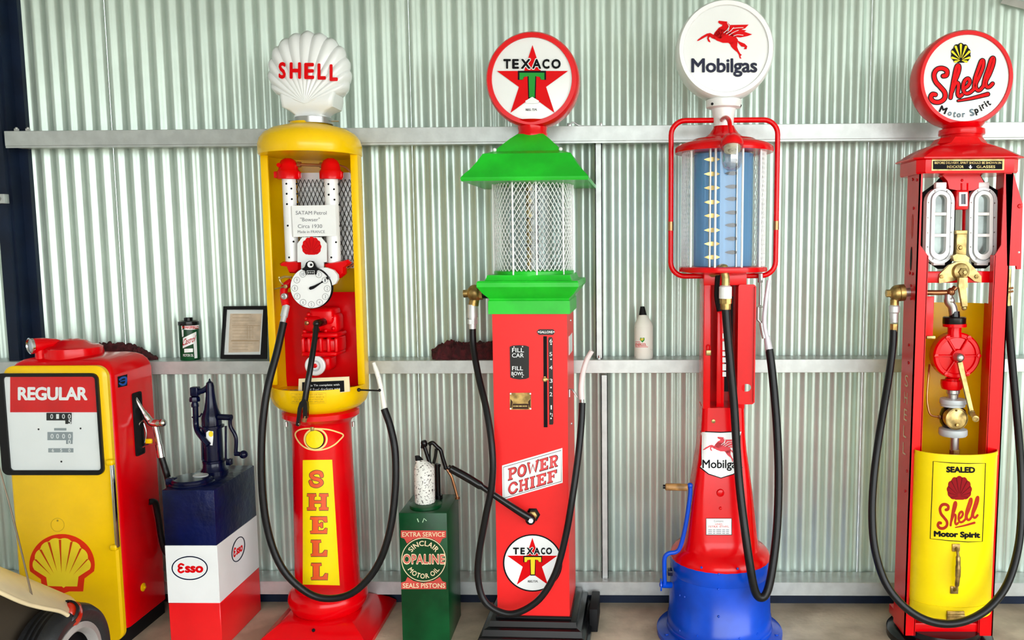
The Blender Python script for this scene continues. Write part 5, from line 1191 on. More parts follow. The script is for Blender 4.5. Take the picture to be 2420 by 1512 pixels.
# door as four pieces round the hole
xa_, xb_ = pts[0][0], pts[2][0]; zt_, zb_ = pts[0][1], pts[4][1]; hx0, hx1 = t.x(1752, 916, -.095), t.x(1775, 916, -.095); hz0, hz1 = zz(925, 1763, -.095), zz(907, 1763, -.095)
outer = rrect(xa_, zb_, xb_, zt_, .012, 5); inner = rrect(hx0, hz0, hx1, hz1, .02, 5)
mb.frame(outer, inner, y0_, y0_+.006); mb.box(xb_-.006, xb_, y0_-.012, y0_+.003, zb_+.01, zt_-.01); t.part('post_door', mb, RED)
for py in (690, 880):
    mb = MB(); q = t.L3(1747, py, -.05); mb.cyl((q.x, -.05, q.z-.02), (q.x, -.05, q.z+.02), .007, 10); t.part('hinge', mb, RED)
# lower plate, glass, liquid, upper lid
lath('cylinder_plate', [(60, 648), (75, 645), (103, 641), (104, 637), (103, 631), (98, 629), (0, 629)], RED)
Rg = mm(78, 500); zg0, zg1 = zz(630), zz(360)
mb = MB(); mb.lathe([(Rg, zg0), (Rg, zg1)], (0, 0, 0), seg=56, cap=False); t.part('glass_cylinder', mb, GLS)
mb = MB(); mb.lathe([(0, zg0+.004), (Rg*.88, zg0+.004), (Rg*.88, zz(366)), (0, zz(366))], (0, 0, 0), seg=56, cap=False); t.part('blue_spirit', mb, LIQ)
Rn = mm(98, 500)
mb = MB()
for a0_, a1_ in ((-.62, .62), (PI-.62, PI+.62)): mesh_cyl(mb, Rn, zg0, zg1, 16, 26, .0016, 0, 0, a0_, a1_)
t.part('mesh_guard', mb, mat('white_wire', (.85, .86, .86), .4), stuff=True)
for px, front in ((1628, 1), (1648, 0), (1679, 1), (1740, 1), (1786, 1), (1800, 0)):
    q = t.L3(px, 500, 0); an = math.asin(max(-1, min(1, q.x/(Rn*1.0)))); yy = -Rn*math.cos(an) if front else Rn*math.cos(an)
    mb = MB(); mb.cyl((Rn*math.sin(an), yy, zg0-.02), (Rn*math.sin(an), yy, zg1), .005, 8); t.part('tie_rod', mb, WHT)
Zk = zoomed(4.2, 1560, 320)
def K3(x, y, yl): return t.L3(*Zk(x, y), yl)
kk = t.m(1/4.2, 1690, 500)
mb = MB(); q = K3(495, 700, -.143); mb.cyl((q.x, -.143, zg0), (q.x, -.143, zg1), kk*14, 10); st = t.part('gauge_stem', mb, STL)
for y in (238, 382, 520, 662, 796, 940, 1075, 1208):
    mb = MB(); q = K3(515, y, -.147); w_ = kk*78; mb.loft([[(q.x+u*w_, -.146+d_*.7, q.z+v*kk*22) for u, v in ((-1, 0), (-.55, .6), (.0, 1), (.55, .8), (1, 0), (.55, -.8), (0, -1), (-.55, -.6))] for d_ in (-.004, .004)]); t.part('marker_or_shadow', mb, BRSL, st)
mb = MB(); q = K3(760, 700, -.135); mb.cyl((q.x, -.135, zg0), (q.x, -.135, zg1), kk*9, 12); s2 = t.part('overflow_or_shadow_tube', mb, STL)  # added rod that carries the dark marker shadows
for y in (375, 508, 630, 765, 890, 1025, 1160):
    mb = MB(); q = K3(700, y, -.138); w_ = kk*58; mb.loft([[(q.x+u*w_, -.138+d_*.6, q.z+v*kk*20) for u, v in ((-1, 0), (-.4, .7), (.4, 1), (1, .6), (1, -.6), (.4, -1), (-.4, -.7))] for d_ in (-.004, .004)]); t.part('marker_or_shadow', mb, BLK, s2)  # black pieces standing in for the shadows of the brass markers
lid = lath('lid', [(96, 362), (115, 362), (116, 358), (115, 350), (108, 343), (92, 338), (78, 335), (72, 330), (60, 328), (46, 325), (34, 316), (27, 306), (23, 298), (0, 297)], RED)
for px, py in ((1609, 344), (1628, 341), (1680, 341), (1793, 340), (1808, 341)):
    mb = MB(); q = t.L3(px, py, -.05); mb.sphere((q.x, -.06, q.z), .008, 10); t.part('lid_bolt', mb, WHT, lid)
# tubular guard frame
mb = MB(); zA, zB = zz(284), zz(652); xA, xB = t.x(1585.5, 460), t.x(1835.5, 460); rr = mm(34, 300)
loop = [(u, 0, v) for u, v in rrect(xA, zB, xB, zA, rr, 7)]
mb.tube(loop, mm(6.2, 460), 12, 0, True); gd = t.part('guard_frame', mb, RED)
for x_, m_ in ((xA, 0), (xB, 1)):
    mb = MB(); mb.cyl((x_, 0, zz(544)), (x_, 0, zz(523)), mm(6.8, 530), 14); t.part('frame_sleeve', mb, COP, gd)
# globe
gxn = t.x(1710, 265)
lath('globe_neck', [(24, 299), (24, 290), (25, 275), (29, 258), (41, 255), (42, 252), (42, 238), (40, 236), (36, 236), (34, 226)], WHT, cx=gxn, seg=40)
for px in (1682, 1752):
    mb = MB(); mb.lathe([(.006, 0), (.006, -.004), (.002, -.004)], (t.x(px, 247, -.06), -.075 if px < 1700 else -.03, zz(247, px, -.06)), (0, 1, 0), 10); t.part('set_screw', mb, INK)
gx = t.x(1710.5, 124); gz = zz(124, 1710)
band, gf = disc_globe(gx, gz, mm(114, 124), t.m(101, 1711, 124, -.075), .078, WHT)
S = plane(-.074)
for p_ in PEG: t.decal('winged_horse', REDB, S, tf(poly(p_), ZP), 1, gf)
for l_ in PEGL: t.decal('feather_line', GLOBE, S, tf(stroke(l_, 4, 4), ZP), 2, gf)
t.decal('lettering', NAVY, S, tf(text('Mobilgas', 484, 434, 976, 572, .03, .96), ZP), 1, gf, label='dark navy lettering')
# bulkhead lamp
def G3(x, y, yl): return t.L3(*ZP(x, y), yl)
kg = t.m(1/3.15, 1735, 350, -.25)
mb = MB(); mb.tube([G3(712, 892, -.05), G3(724, 880, -.10), G3(748, 876, -.17), G3(766, 900, -.22), G3(774, 950, -.245), G3(782, 1010, -.255)], kg*17, 12, 5); lamp = t.part('lamp_neck', mb, RED)
lc = G3(786, 1070, -.262)
mb = MB(); mb.lathe([(kg*30, kg*75), (kg*50, kg*65), (kg*78, kg*30), (kg*86, kg*0), (kg*84, -kg*25), (kg*78, -kg*25)], lc, (0, .35, 1), 32); t.part('lamp_hood', mb, RED, lamp)
mb = MB(); mb.lathe([(kg*62, kg*20), (kg*62, -kg*55), (kg*40, -kg*62), (kg*24, -kg*40), (kg*22, -kg*64), (kg*12, -kg*64), (kg*12, -kg*40), (0, -kg*40)], lc, (0, .45, 1), 28); t.part('lamp_socket', mb, mat('aged_cream', (.72, .64, .42), .5), lamp)
mb = MB(); mb.lathe([(kg*76, -kg*10), (kg*77, -kg*90), (kg*74, -kg*140), (kg*60, -kg*175), (kg*35, -kg*195), (0, -kg*202)], lc, (0, .08, 1), 32, cap=False); t.part('lamp_glass', mb, GLSL, lamp)
# shield sign
ZS_ = zoomed(10.8, 1640, 1000)
colW = lambda z: None
SF = height(lambda x, z: -(mm(52, 1040)*.95+max(0, (zz(1019)-z))*.13))
dA_ = zz(1019); 
def colsurf(x, z):
    pr = sorted([(zz(py), mm(w, py)) for w, py, f in zs]); 
    for (z0, w0), (z1, w1) in zip(pr, pr[1:]):
        if z <= z1: 
            w = w0+(w1-w0)*max(0, (z-z0)/(z1-z0)); break
    else: w = pr[-1][1]
    d = w*.95; r_ = w*.36; ax_ = abs(x)
    if ax_ > w-r_: d -= r_-math.sqrt(max(0, r_*r_-(ax_-(w-r_))**2))
    return -d
CS = height(colsurf)
shp = [(172, 222), (690, 245), (1210, 215), (1175, 330), (1165, 700), (1180, 1040), (1235, 1105), (1000, 1290), (690, 1385), (380, 1285), (160, 1110), (200, 1050), (195, 700), (200, 330)]
t.decal('shield_edge', INK, CS, tf(poly([(x+(16 if x > 690 else -16 if x < 690 else 0), y+(22 if y > 690 else -26)) for x, y in shp]), ZS_), 1, colm, sub=9)
sh = t.decal('shield', WHT, CS, tf(poly(shp), ZS_), 2, colm, sub=9, label='white enamel shield')
fnP = lambda x, y: ZS_(230+(x-527)*2.35, 345+(y-154)*2.25)
for p_ in PEG: t.decal('winged_horse', mat('rose_red_print', (.80, .08, .10), .5), CS, tf(poly(p_), fnP), 3, colm, sub=9)
for l_ in PEGL: t.decal('feather_line', WHT, CS, tf(stroke(l_, 5, 4), fnP), 4, colm)
t.decal('lettering', INK, CS, tf(text('Mobilgas', 215, 930, 1185, 1215, .02, .98), ZS_), 3, colm, sub=9)
mb = MB(); p = CS(t, 1686, 995, t.dir(1686, 995)); mb.lathe([(.010, .002), (.009, -.004), (0, -.006)], p, (0, 1, 0), 10); t.part('bolt', mb, mat('pale_brass', (.7, .6, .3)), colm)
for x, y, r_ in ((632, 525, .020), (632, 627, .008)):
    mb = MB(); p = CS(t, *Zm(x, y), t.dir(*Zm(x, y))); mb.lathe([(r_, .004), (r_*.8, -.006), (r_*.3, -.009), (0, -.009)], p, (0, 1, 0), 14); t.part('boss', mb, RED, colm)
nt_ = t.decal('notice', INK, CS, tf(rect(535, 694, 710, 808), Zm), 1, colm, sub=12); t.decal('notice', WHT, CS, tf(rect(538, 697, 706, 804), Zm), 2, colm, sub=12)
for s_, x0, y0, x1, y1 in (('Contains', 588, 706, 652, 720), ('LEAD', 598, 728, 645, 740), ('TETRA  ETHYL', 550, 744, 690, 757)):
    t.decal('notice_line', REDB if s_ in ('LEAD', 'TETRA  ETHYL') else CI, CS, tf(text(s_, x0, y0, x1, y1), Zm), 3, colm, stuff=True)
t.decal('notice_line', CI, CS, [tf(rect(x, y, x+w_, y+4), Zm) for y in (770, 782, 794) for x, w_ in ((550, 26), (582, 16), (604, 34), (644, 20), (670, 20))], 3, colm, stuff=True)
# blue crank
yc = -.09
def C3(x, y, yl=yc): return t.L3(*Zm(x, y), yl)
kcr = t.m(1/2.841, 1600, 1250, yc)
mb = MB(); mb.tube([C3(428, 470), C3(430, 520), C3(418, 620), C3(395, 760), C3(365, 880), C3(335, 920), C3(285, 930), C3(258, 960), C3(256, 1040), C3(258, 1140)], kcr*15, 10, 5); mb.sphere(C3(428, 475), kcr*20, 12)
mb.tube([C3(235, 1140), C3(300, 1142, -.06)], kcr*22, 12); mb.cyl(C3(228, 1140), C3(238, 1140), kcr*42, 16); ck = t.part('crank', mb, BLU)
mb = MB(); mb.cyl(C3(262, 483), C3(412, 487), kcr*24, 18, .003); t.part('crank_grip', mb, WOOD, ck)
mb = MB(); mb.cyl(C3(246, 482), C3(262, 483), kcr*14, 12); t.part('grip_end', mb, BLK, ck)
mb = MB(); mb.box(C3(278, 1055).x, C3(310, 1055).x, yc-.02, yc+.03, C3(290, 1072).z, C3(290, 1040).z, .003); t.part('crank_stop', mb, NAVY, ck)
# delivery elbow, coupling, hose, nozzle on its hanger
def O3(x, y, yl): return t.L3(*Zo(x, y), yl)
ko = t.m(1/2.909, 1715, 680, -.14)
mb = MB(); mb.tube([O3(590, 480, -.08), O3(625, 465, -.11), O3(665, 448, -.14)], ko*34, 12, 3)
for x_, y_ in ((580, 500), (605, 515)): mb.cyl(O3(x_, y_, -.08), O3(x_+20, y_-70, -.10), ko*14, 10)
t.part('elbow_clamp', mb, WOOD)
mb = MB(); mb.sphere(O3(672, 452, -.15), ko*34, 14); mb.tube([O3(672, 455, -.15), O3(684, 520, -.155), O3(682, 575, -.16)], ko*28, 14, 3); mb.cyl(O3(668, 460, -.19), O3(668, 460, -.14), ko*16, 12); t.part('delivery_elbow', mb, BRSL)
mb = MB(); mb.tube([O3(632, 480, -.11), O3(625, 560, -.10), O3(622, 640, -.10), O3(640, 740, -.09)], ko*18, 8, 3); t.part('elbow_stay', mb, BLKM)
mb = MB(); mb.lathe([(ko*44, O3(682, 655, -.16).z), (ko*44, O3(682, 575, -.16).z), (ko*30, O3(682, 565, -.16).z)], (O3(682, 600, -.16).x, -.16, 0), seg=24); t.part('coupling', mb, WHT)
mb = MB(); mb.cyl(O3(683, 730, -.16), O3(683, 690, -.16), ko*36, 20); mb.cyl(O3(684, 690, -.16), O3(684, 655, -.16), ko*42, 8); t.part('coupling_nut', mb, BRS)
mb = MB(); t.hose(mb, [(1715, 728, -.16), (1719, 780, -.165), (1726, 860, -.175), (1735, 960, -.185), (1741, 1060, -.2), (1748, 1150, -.22), (1760, 1250, -.27), (1773, 1340, -.295), (1784, 1395, -.295), (1797, 1412, -.29), (1812, 1400, -.28), (1824, 1350, -.26), (1836, 1250, -.22), (1840, 1130, -.17), (1836, 1010, -.12), (1826, 890, -.08), (1818, 825, -.06)], .0188, 6, 16); t.part('hose', mb, RUB)
mb = MB(); mb.tube([t.L3(1819, 836, -.06), t.L3(1812, 795, -.06)], [.019, .014], 14); mb.tube([t.L3(1812, 798, -.06), t.L3(1806, 762, -.06), t.L3(1810, 710, -.06), t.L3(1817, 662, -.06)], [.012, .0095], 12, 4); nz = t.part('nozzle', mb, mat('lilac_white_nozzle', (.74, .70, .78), .35, .2))
mb = MB(); mb.cyl(O3(922, 485, -.03), O3(922, 545, -.03), ko*18, 8); mb.cyl(O3(922, 520, -.03), O3(920, 700, -.055), ko*7, 8); mb.tube([O3(905, 712, -.06), O3(903, 800, -.06), O3(925, 825, -.06), O3(948, 800, -.06), O3(950, 712, -.06), O3(905, 712, -.06)], ko*9, 8); mb.tube([O3(925, 825, -.06), O3(935, 880, -.06), O3(945, 930, -.065)], ko*12, 8, 3); t.part('nozzle_hanger', mb, STL)
# ---------------------------------------------------------------- red open-framed pump at the right end
t = Thing('petrol_pump', 'red open-framed pump with twin oval sight glasses and yellow curved door', 'petrol pump', 2258, 1065, 3.9)
def zz(py, px=2262, y=0.0): return t.z(py, px, y)
YC = -.13   # front plane of the frame
xl, xr = t.x(2157, 900, YC), t.x(2375, 850, YC); cxm = (xl+xr)/2
xL, xR = t.x(2186, 800, YC), t.x(2343, 800, YC)
zb, zt = .06, zz(402, 2262, YC)
# plinth
mb = MB(); mb.lathe([(.236, 0), (.236, .03), (.228, .038), (.20, .042), (.185, .05), (.18, .075), (0, .075)], (cxm, -.02, 0), seg=56); t.part('plinth', mb, BLK)
mb = MB(); mb.box(xl+.004, xr-.004, YC+.01, .10, .07, .115, .004); t.part('foot', mb, RED)
# frame uprights (left one narrows above the sight glasses)
zn = zz(604, 2175, YC)
def upright(xo, xi_low, xi_up):
    mb = MB(); mb.prism([(xo, zb), (xi_low, zb), (xi_low, zn), (xi_up, zn+.045), (xi_up, zt), (xo, zt)], YC, YC+.006); mb.box(min(xo, xo+.006*(1 if xo < cxm else -1)), max(xo, xo+.006*(1 if xo < cxm else -1)), YC, .02, zb, zt); mb.box(xi_low-.003, xi_low+.003, YC, YC+.04, zb, zn); return t.part('upright', mb, RED)
ul = upright(xl, xL, t.x(2178, 500, YC)); ur = upright(xr, xR, t.x(2370, 500, YC))
for x_, s_ in ((xl+.02, ul), (xr-.02, ur)):
    mb = MB(); mb.box(x_-.003, x_+.003, YC+.008, .05, zb+.02, zz(716, 2262, .05)); t.part('inner_cheek', mb, RED, s_)
# side panel details: bolt heads and gilt lettering
sx = planex(xl)
for px, py in ((2157, 424), (2167, 425), (2159, 492), (2150, 645), (2157, 647), (2153, 675), (2153, 706), (2148, 815), (2147, 857), (2143, 1113), (2139, 1160)):
    d = t.dir(px, py); p = sx(t, px, py, d); p.y = max(YC+.012, min(.0, p.y)); mb = MB(); mb.lathe([(.007, .001), (.006, -.004), (0, -.005)], p, (1, 0, 0), 8); t.part('bolt', mb, REDD, ul)
for ch, f in zip('SHELL', range(5)):
    zc_ = zz(900+f*40, 2148, -.06)
    v, fc = glyphs(ch, .0); w_ = max(p[0] for p in v)-min(p[0] for p in v); x0_ = min(p[0] for p in v)
    mb = MB(); mb.add([(xl-.0012, -.035-.040*(p[0]-x0_)/max(w_, .2), zc_+.078*(p[1]-.35)) for p in v], fc); t.part('side_letter', mb, GOLD, ul, angle=0)
for zc_ in (zz(535), zz(610)):
    mb = MB(); mb.add([(xl-.001, -.06+.012*math.cos(2*PI*i/16), zc_+.055*math.sin(2*PI*i/16)) for i in range(16)], [tuple(range(16))]); t.part('side_slot', mb, PINK if zc_ > zz(560) else INK, ul, angle=0)  # flat slots, the lower one painted black for its dark inside
# cap: fascia, sloping roof, neck
def octa(w, d, c, z): 
    return [(cxm+x, y-.03, z) for x, y in ((-w, -d+c), (-w+c, -d), (w-c, -d), (w, -d+c), (w, d-c), (w-c, d), (-w+c, d), (-w, d-c))]
hw = t.m(121, 2272, 390, YC-.02)
yfas = -.13-.03
mb = MB(); mb.loft([octa(hw-.004, .13, .03, zz(409, 2272, yfas)), octa(hw, .132, .03, zz(405, 2272, yfas)), octa(hw, .132, .03, zz(377, 2272, yfas)), octa(hw+.018, .150, .035, zz(374, 2272, yfas)), octa(hw+.018, .150, .035, zz(371, 2272, yfas)), octa(hw-.03, .12, .04, zz(362, 2272)), octa(hw*.72, .10, .04, zz(353, 2272)), octa(hw*.5, .088, .045, zz(343, 2272)), octa(hw*.42, .082, .045, zz(330, 2272))]); cap = t.part('cap', mb, RED, angle=30)
nx = t.x(2270, 320)
mb = MB(); k1 = t.m(1, 2270, 320); mb.lathe([(k1*60, zz(350)), (k1*52, zz(340)), (k1*47, zz(330)), (k1*46, zz(322)), (k1*51, zz(321)), (k1*52, zz(318)), (k1*51, zz(308)), (k1*46, zz(306)), (k1*42, zz(304)), (k1*50, zz(294))], (nx, -.01, 0), seg=40); t.part('globe_neck', mb, RED)
for px in (2242, 2300):
    mb = MB(); mb.sphere((t.x(px, 327, -.08), -.09, zz(327, px, -.08)), .006, 8); t.part('set_screw', mb, RED)
gx = t.x(2270, 191); gz = zz(191, 2270); 
band, gf = disc_globe(gx, gz, t.m(113, 2270, 191), t.m(101.5, 2275, 191, -.065), .066, RED)
S = plane(-.062); Zr = zoomed(3.6875, 2020, 50)
t.decal('lettering', INK, S, script_shell(Zr, 26, 15), 1, gf, label='black outline of the script')
t.decal('lettering', REDB, S, script_shell(Zr, 26, 0), 2, gf, label='red script lettering')
pts, rid = clam(925, 275, 168, 170, 9)
t.decal('badge', INK, S, tf(poly(pts), Zr), 1, gf); 
bx_, by_ = 925, 275+170*.38
for k_ in range(9):
    p = pts[k_*6+3]; d = Vector((p[0]-bx_, p[1]-by_)); a_ = Vector((bx_, by_))
    t.decal('badge_lobe', YELP, S, tf(stroke([tuple(a_+d*.16), tuple(a_+d*.88)], (3, 20), 0), Zr), 2, gf)
def arcM(s_, x, y, w, h, rot, m_, b=.04): t.decal('letter', m_, S, tf(text(s_, x-w/2, y-h/2, x+w/2, y+h/2, b, rot=rot), Zr), 1, gf)
GI = mat('worn_grey_print', (.16, .23, .27), .5)
for s_, x, y, w, h, r_, m_ in (('M', 772, 772, 62, 62, .42, INK), ('o', 829, 806, 34, 38, .3, GI), ('t', 871, 812, 24, 52, .18, GI), ('o', 908, 820, 36, 38, .08, GI), ('r', 950, 818, 24, 38, .0, GI), ('S', 1022, 795, 38, 64, -.2, GI), ('p', 1066, 790, 34, 58, -.35, INK), ('i', 1097, 757, 12, 56, -.45, INK), ('r', 1122, 742, 24, 42, -.5, INK), ('i', 1142, 722, 12, 56, -.58, INK), ('t', 1168, 712, 24, 52, -.62, INK)): arcM(s_, x, y, w, h, r_, m_)
# name plate on the fascia
yp = -.132-.03
mb = MB(); a_ = t.L3(2202, 377.5, yp); c_ = t.L3(2372, 402, yp); mb.box(a_.x, c_.x, yp-.003, yp+.002, c_.z, a_.z); np_ = t.part('name_plate', mb, BRSL)
t.decal('plate_panel', INK, plane(yp-.003), rect(2205, 380, 2369, 400), 1, np_)
t.decal('lettering', BRSL, plane(yp-.003), [text('BEFORE DELIVERY, SPIRIT SHOULD BE SHOWN IN', 2209, 382, 2366, 388), text('INDICATOR', 2238, 391, 2277, 397), text('GLASSES', 2308, 391, 2352, 397)], 2, np_, stuff=True)
t.decal('arrow', WHT, plane(yp-.003), poly([(2292, 390), (2295, 390), (2295, 394), (2298, 394), (2293.5, 399), (2289, 394), (2292, 394)]), 2, np_)
# swung side door on the right
xd0, xd1 = t.x(2377, 500, YC), t.x(2416, 500, YC)
mb = MB(); mb.prism([(t.x(2377, 412, YC), zz(411, 2377, YC)), (t.x(2396, 412, YC), zz(411, 2396, YC)), (t.x(2404, 440, YC), zz(440, 2400, YC)), (t.x(2417, 482, YC), zz(482, 2410, YC)), (t.x(2413, 636, YC), zz(636, 2410, YC)), (t.x(2403, 636, YC), zz(636, 2403, YC)), (t.x(2402, 628, YC), zz(628, 2403, YC)), (t.x(2380, 628, YC), zz(628, 2380, YC))], YC+.0, YC+.012); sd = t.part('side_door', mb, RED)
mb = MB(); q = t.L3(2410, 487, YC); mb.lathe([(.010, .0), (.009, -.006), (0, -.008)], (q.x, YC, q.z), (0, 1, 0), 10); t.part('bolt', mb, RED, sd)
mb = MB(); q = t.L3(2408, 596, YC); mb.sphere((q.x, YC, q.z), .005, 8); t.part('rivet', mb, WHT, sd)
# sight-glass carrier, housing, cross-beam
Zq = zoomed(4.2, 2020, 400)
def Q(x, y, yl): return t.L3(*Zq(x, y), yl)
def QL(pts, y): return [t.L(*Zq(*p), y) for p in pts]
kq = t.m(1/4.2, 2265, 520, -.05)
mb = MB(); mb.prism(QL([(668, 235), (800, 140), (870, 60), (1240, 45), (1300, 140), (1480, 240), (1490, 820), (1400, 900), (1300, 985), (1180, 985), (1150, 860), (1140, 400), (1125, 330), (1010, 330), (1000, 400), (990, 860), (940, 985), (830, 990), (720, 915), (660, 830)], .0), .0, .012); t.part('carrier_plate', mb, INK)
mb = MB(); f_ = QL([(850, 60), (1215, 45), (1265, 135), (1220, 200), (1130, 215), (1020, 215), (920, 195), (905, 120)], -.03); mb.prism(f_, -.05, .0); mb.sphere(Q(1065, 110, -.05), kq*14, 8); mb.cyl(Q(1070, 215, -.03), Q(1070, 140, -.03), kq*60, 14); t.part('top_housing', mb, RED)
mb = MB(); a_ = Q(1012, 205, -.07); c_ = Q(1130, 400, -.07); mb.box(a_.x, c_.x, -.07, -.01, c_.z, a_.z, .006); sbx = t.part('sight_box', mb, RED)
mb = MB(); fo = [Q(1030, 225, 0), Q(1112, 365, 0)]; o4 = [t.L(*Zq(x, y), -.07) for x, y in ((1030, 228), (1112, 228), (1112, 365), (1030, 365))]; i4 = [t.L(*Zq(x, y), -.07) for x, y in ((1048, 246), (1094, 246), (1094, 348), (1048, 348))]; mb.frame(o4, i4, -.078, -.069); t.part('sight_frame', mb, WHT, sbx)
mb = MB(); mb.prism(i4, -.072, -.069); t.part('sight_pane', mb, mat('dark_glass', (.02, .025, .04), .1), sbx)
mb = MB(); mb.cyl(Q(1095, 620, .0), Q(1100, 390, .0), kq*32, 14); t.part('rear_pipe', mb, RED)
def stadium(cx, y0, y1, hw, y, n=12):
    pts = []
    for k_ in range(n+1): a_ = PI*k_/n; pts.append((cx+hw*math.cos(a_), y0+hw-hw*math.sin(a_)))
    for k_ in range(n+1): a_ = PI*k_/n; pts.append((cx-hw*math.cos(a_), y1-hw+hw*math.sin(a_)))
    return QL(pts, y)
for cu, cl_ in ((858, 838), (1282, 1268)):
    c_ = (cu+cl_)/2; sk = (cu-cl_)
    def stad(y0, y1, hw, y):
        return [t.L(*Zq(x+(0 if True else 0)+sk*(.5-(yy-180)/760), yy), y) for x, yy in [(c_+hw*math.cos(PI*k_/12), y0+hw-hw*math.sin(PI*k_/12)) for k_ in range(13)]+[(c_-hw*math.cos(PI*k_/12), y1-hw+hw*math.sin(PI*k_/12)) for k_ in range(13)]]
    o1, o2, o3, o4, o5 = stad(180, 940, 138, -.06), stad(205, 910, 104, -.06), stad(225, 880, 80, -.06), stad(250, 845, 58, -.06), stad(215, 895, 92, -.06)
    mb = MB(); mb.frame(o1, o2, -.06, -.02); sg = t.part('sight_glass_frame', mb, mat('pale_grey_enamel', (.72, .76, .79), .3, coat=.3))
    mb = MB(); mb.frame(o2, o5, -.045, -.02); mb.frame(o5, o4, -.066, -.02); t.part('inner_rim', mb, WHT, sg)
    mb = MB(); mb.prism(o4, -.035, -.03); t.part('pane', mb, mat('grey_green_glass', (.30, .36, .34), .12, .2, var=.25, vscale=8), sg)
    for yy in (445, 657):
        mb = MB(); a_ = Q(c_-62, yy-18, -.066); b_ = Q(c_+62, yy+14, -.066); mb.box(a_.x, b_.x, -.068, -.04, b_.z, a_.z, .003); t.part('glazing_bar', mb, WHT, sg)
    for yy, w_ in ((150, 52), (945, 58)):
        mb = MB(); xx = c_+sk*(.5-(yy-180)/760); a_ = Q(xx-w_, yy-(22 if yy < 500 else 25), -.05); b_ = Q(xx+w_, yy+(40 if yy < 500 else 8), -.05); mb.box(a_.x, b_.x, -.052, -.02, b_.z, a_.z, .004); t.part('frame_lug', mb, WHT, sg)
    for (xx, yy) in ((-120, 330), (-122, 480), (-118, 630), (-118, 770), (110, 335), (110, 480), (112, 625), (105, 765), (-60, 215), (60, 215), (-62, 890), (70, 880)):
        mb = MB(); q = Q(c_+xx+sk*(.5-(yy-180)/760), yy, -.06); mb.sphere(q, kq*8, 6); t.part('screw', mb, STL, sg)
mb = MB(); a_ = Q(712, 1015, -.10); b_ = Q(1365, 1125, -.10); mb.box(xL-.004, xR+.004, -.09, -.05, b_.z, a_.z, .003); t.part('cross_beam', mb, RED)
# brass indicator valve
mb = MB(); a_ = Q(1012, 610, -.07); b_ = Q(1105, 850, -.07); mb.box(a_.x, b_.x, -.075, -.03, b_.z, a_.z, .004); a_ = Q(1005, 605, -.075); b_ = Q(1115, 645, -.075); mb.box(a_.x, b_.x, -.08, -.03, b_.z, a_.z, .003); vs_ = t.part('valve_stem', mb, BRSL)
mb = MB(); q = Q(1045, 778, -.076); mb.lathe([(kq*32, .002), (kq*32, -.004), (kq*22, -.004), (kq*20, -.001), (kq*16, -.008), (0, -.009)], q, (0, 1, 0), 16); t.part('valve_screw', mb, BRS, vs_)
mb = MB(); mb.prism(QL([(975, 860), (1010, 840), (1100, 850), (1140, 880), (1130, 920), (1100, 925), (985, 910)], -.09), -.09, -.05); mb.prism(QL([(828, 1095), (835, 1040), (930, 950), (1000, 920), (1120, 920), (1180, 980), (1248, 1060), (1250, 1125), (1180, 1110), (1120, 1060), (960, 1110), (830, 1130)], -.095), -.105, -.085); vb = t.part('valve_bracket', mb, BRSL)
for x_, y_ in ((862, 1065), (1208, 1065)):
    mb = MB(); mb.lathe([(kq*22, .001), (kq*20, -.006), (0, -.008)], Q(x_, y_, -.105), (0, 1, 0), 6); t.part('bolt', mb, BRS, vb)
mb = MB(); q = Q(1045, 1015, -.10); mb.lathe([(kq*86, .02), (kq*86, -.01), (kq*74, -.02), (kq*40, -.026), (0, -.026)], q, (0, 1, 0), 28); q2 = Q(1072, 1020, -.125); mb.lathe([(kq*48, .0), (kq*44, -.012), (kq*20, -.018), (kq*18, -.026), (0, -.026)], q2, (0, 1, 0), 6); t.part('valve_disc', mb, BRSL, vb)
mb = MB(); mb.prism(QL([(1030, 1075), (1112, 1075), (1110, 1170), (1098, 1180), (1112, 1355), (1060, 1360), (1030, 1180), (1022, 1160)], -.14), -.15, -.13); mb.sphere(Q(1086, 1375, -.14), kq*26, 12); t.part('valve_handle', mb, BRSL, vb)
mb = MB(); mb.tube([Q(560, 1222, -.03), Q(900, 1222, -.05), Q(960, 1205, -.06), Q(1000, 1170, -.06)], kq*26, 12, 4); mb.sphere(Q(955, 1215, -.06), kq*42, 12); t.part('outlet_pipe', mb, COP)
mb = MB(); mb.tube([Q(930, 1240, -.05), Q(930, 1310, -.05), Q(970, 1370, -.05), Q(985, 1500, -.05)], kq*44, 16, 4); mb.sphere(Q(945, 1300, -.05), kq*50, 14); t.part('riser', mb, STL)
mb = MB(); a_ = Q(712, 1255, -.06); b_ = Q(792, 1500, -.06); mb.box(xL-.002, t.x(2205, 740, -.06), -.07, -.055, zz(797, 2200, -.06), zz(700, 2200, -.06), .003); t.part('stop_bracket', mb, RED)
mb = MB(); q = t.L3(2198, 796, -.065); mb.box(q.x-.02, q.x+.02, -.08, -.05, q.z-.008, q.z+.006, .003); t.part('stop_catch', mb, BRSL)
# rear door panel (yellow), curved
RD = (xR-xL)/2+.045
mb = MB(); pr = []
for k_ in range(25): a_ = PI*k_/24; pr.append((cxm+RD*math.cos(a_), .03+.12*math.sin(a_)))
mb.loft([[(x, y, z) for x, y in pr] for z in (.08, zz(716, 2262, .1))], False, False, False); mb.loft([[(x, y+.004, z) for x, y in pr] for z in (.08, zz(716, 2262, .1))], False, False, False); t.part('rear_door', mb, YEL)
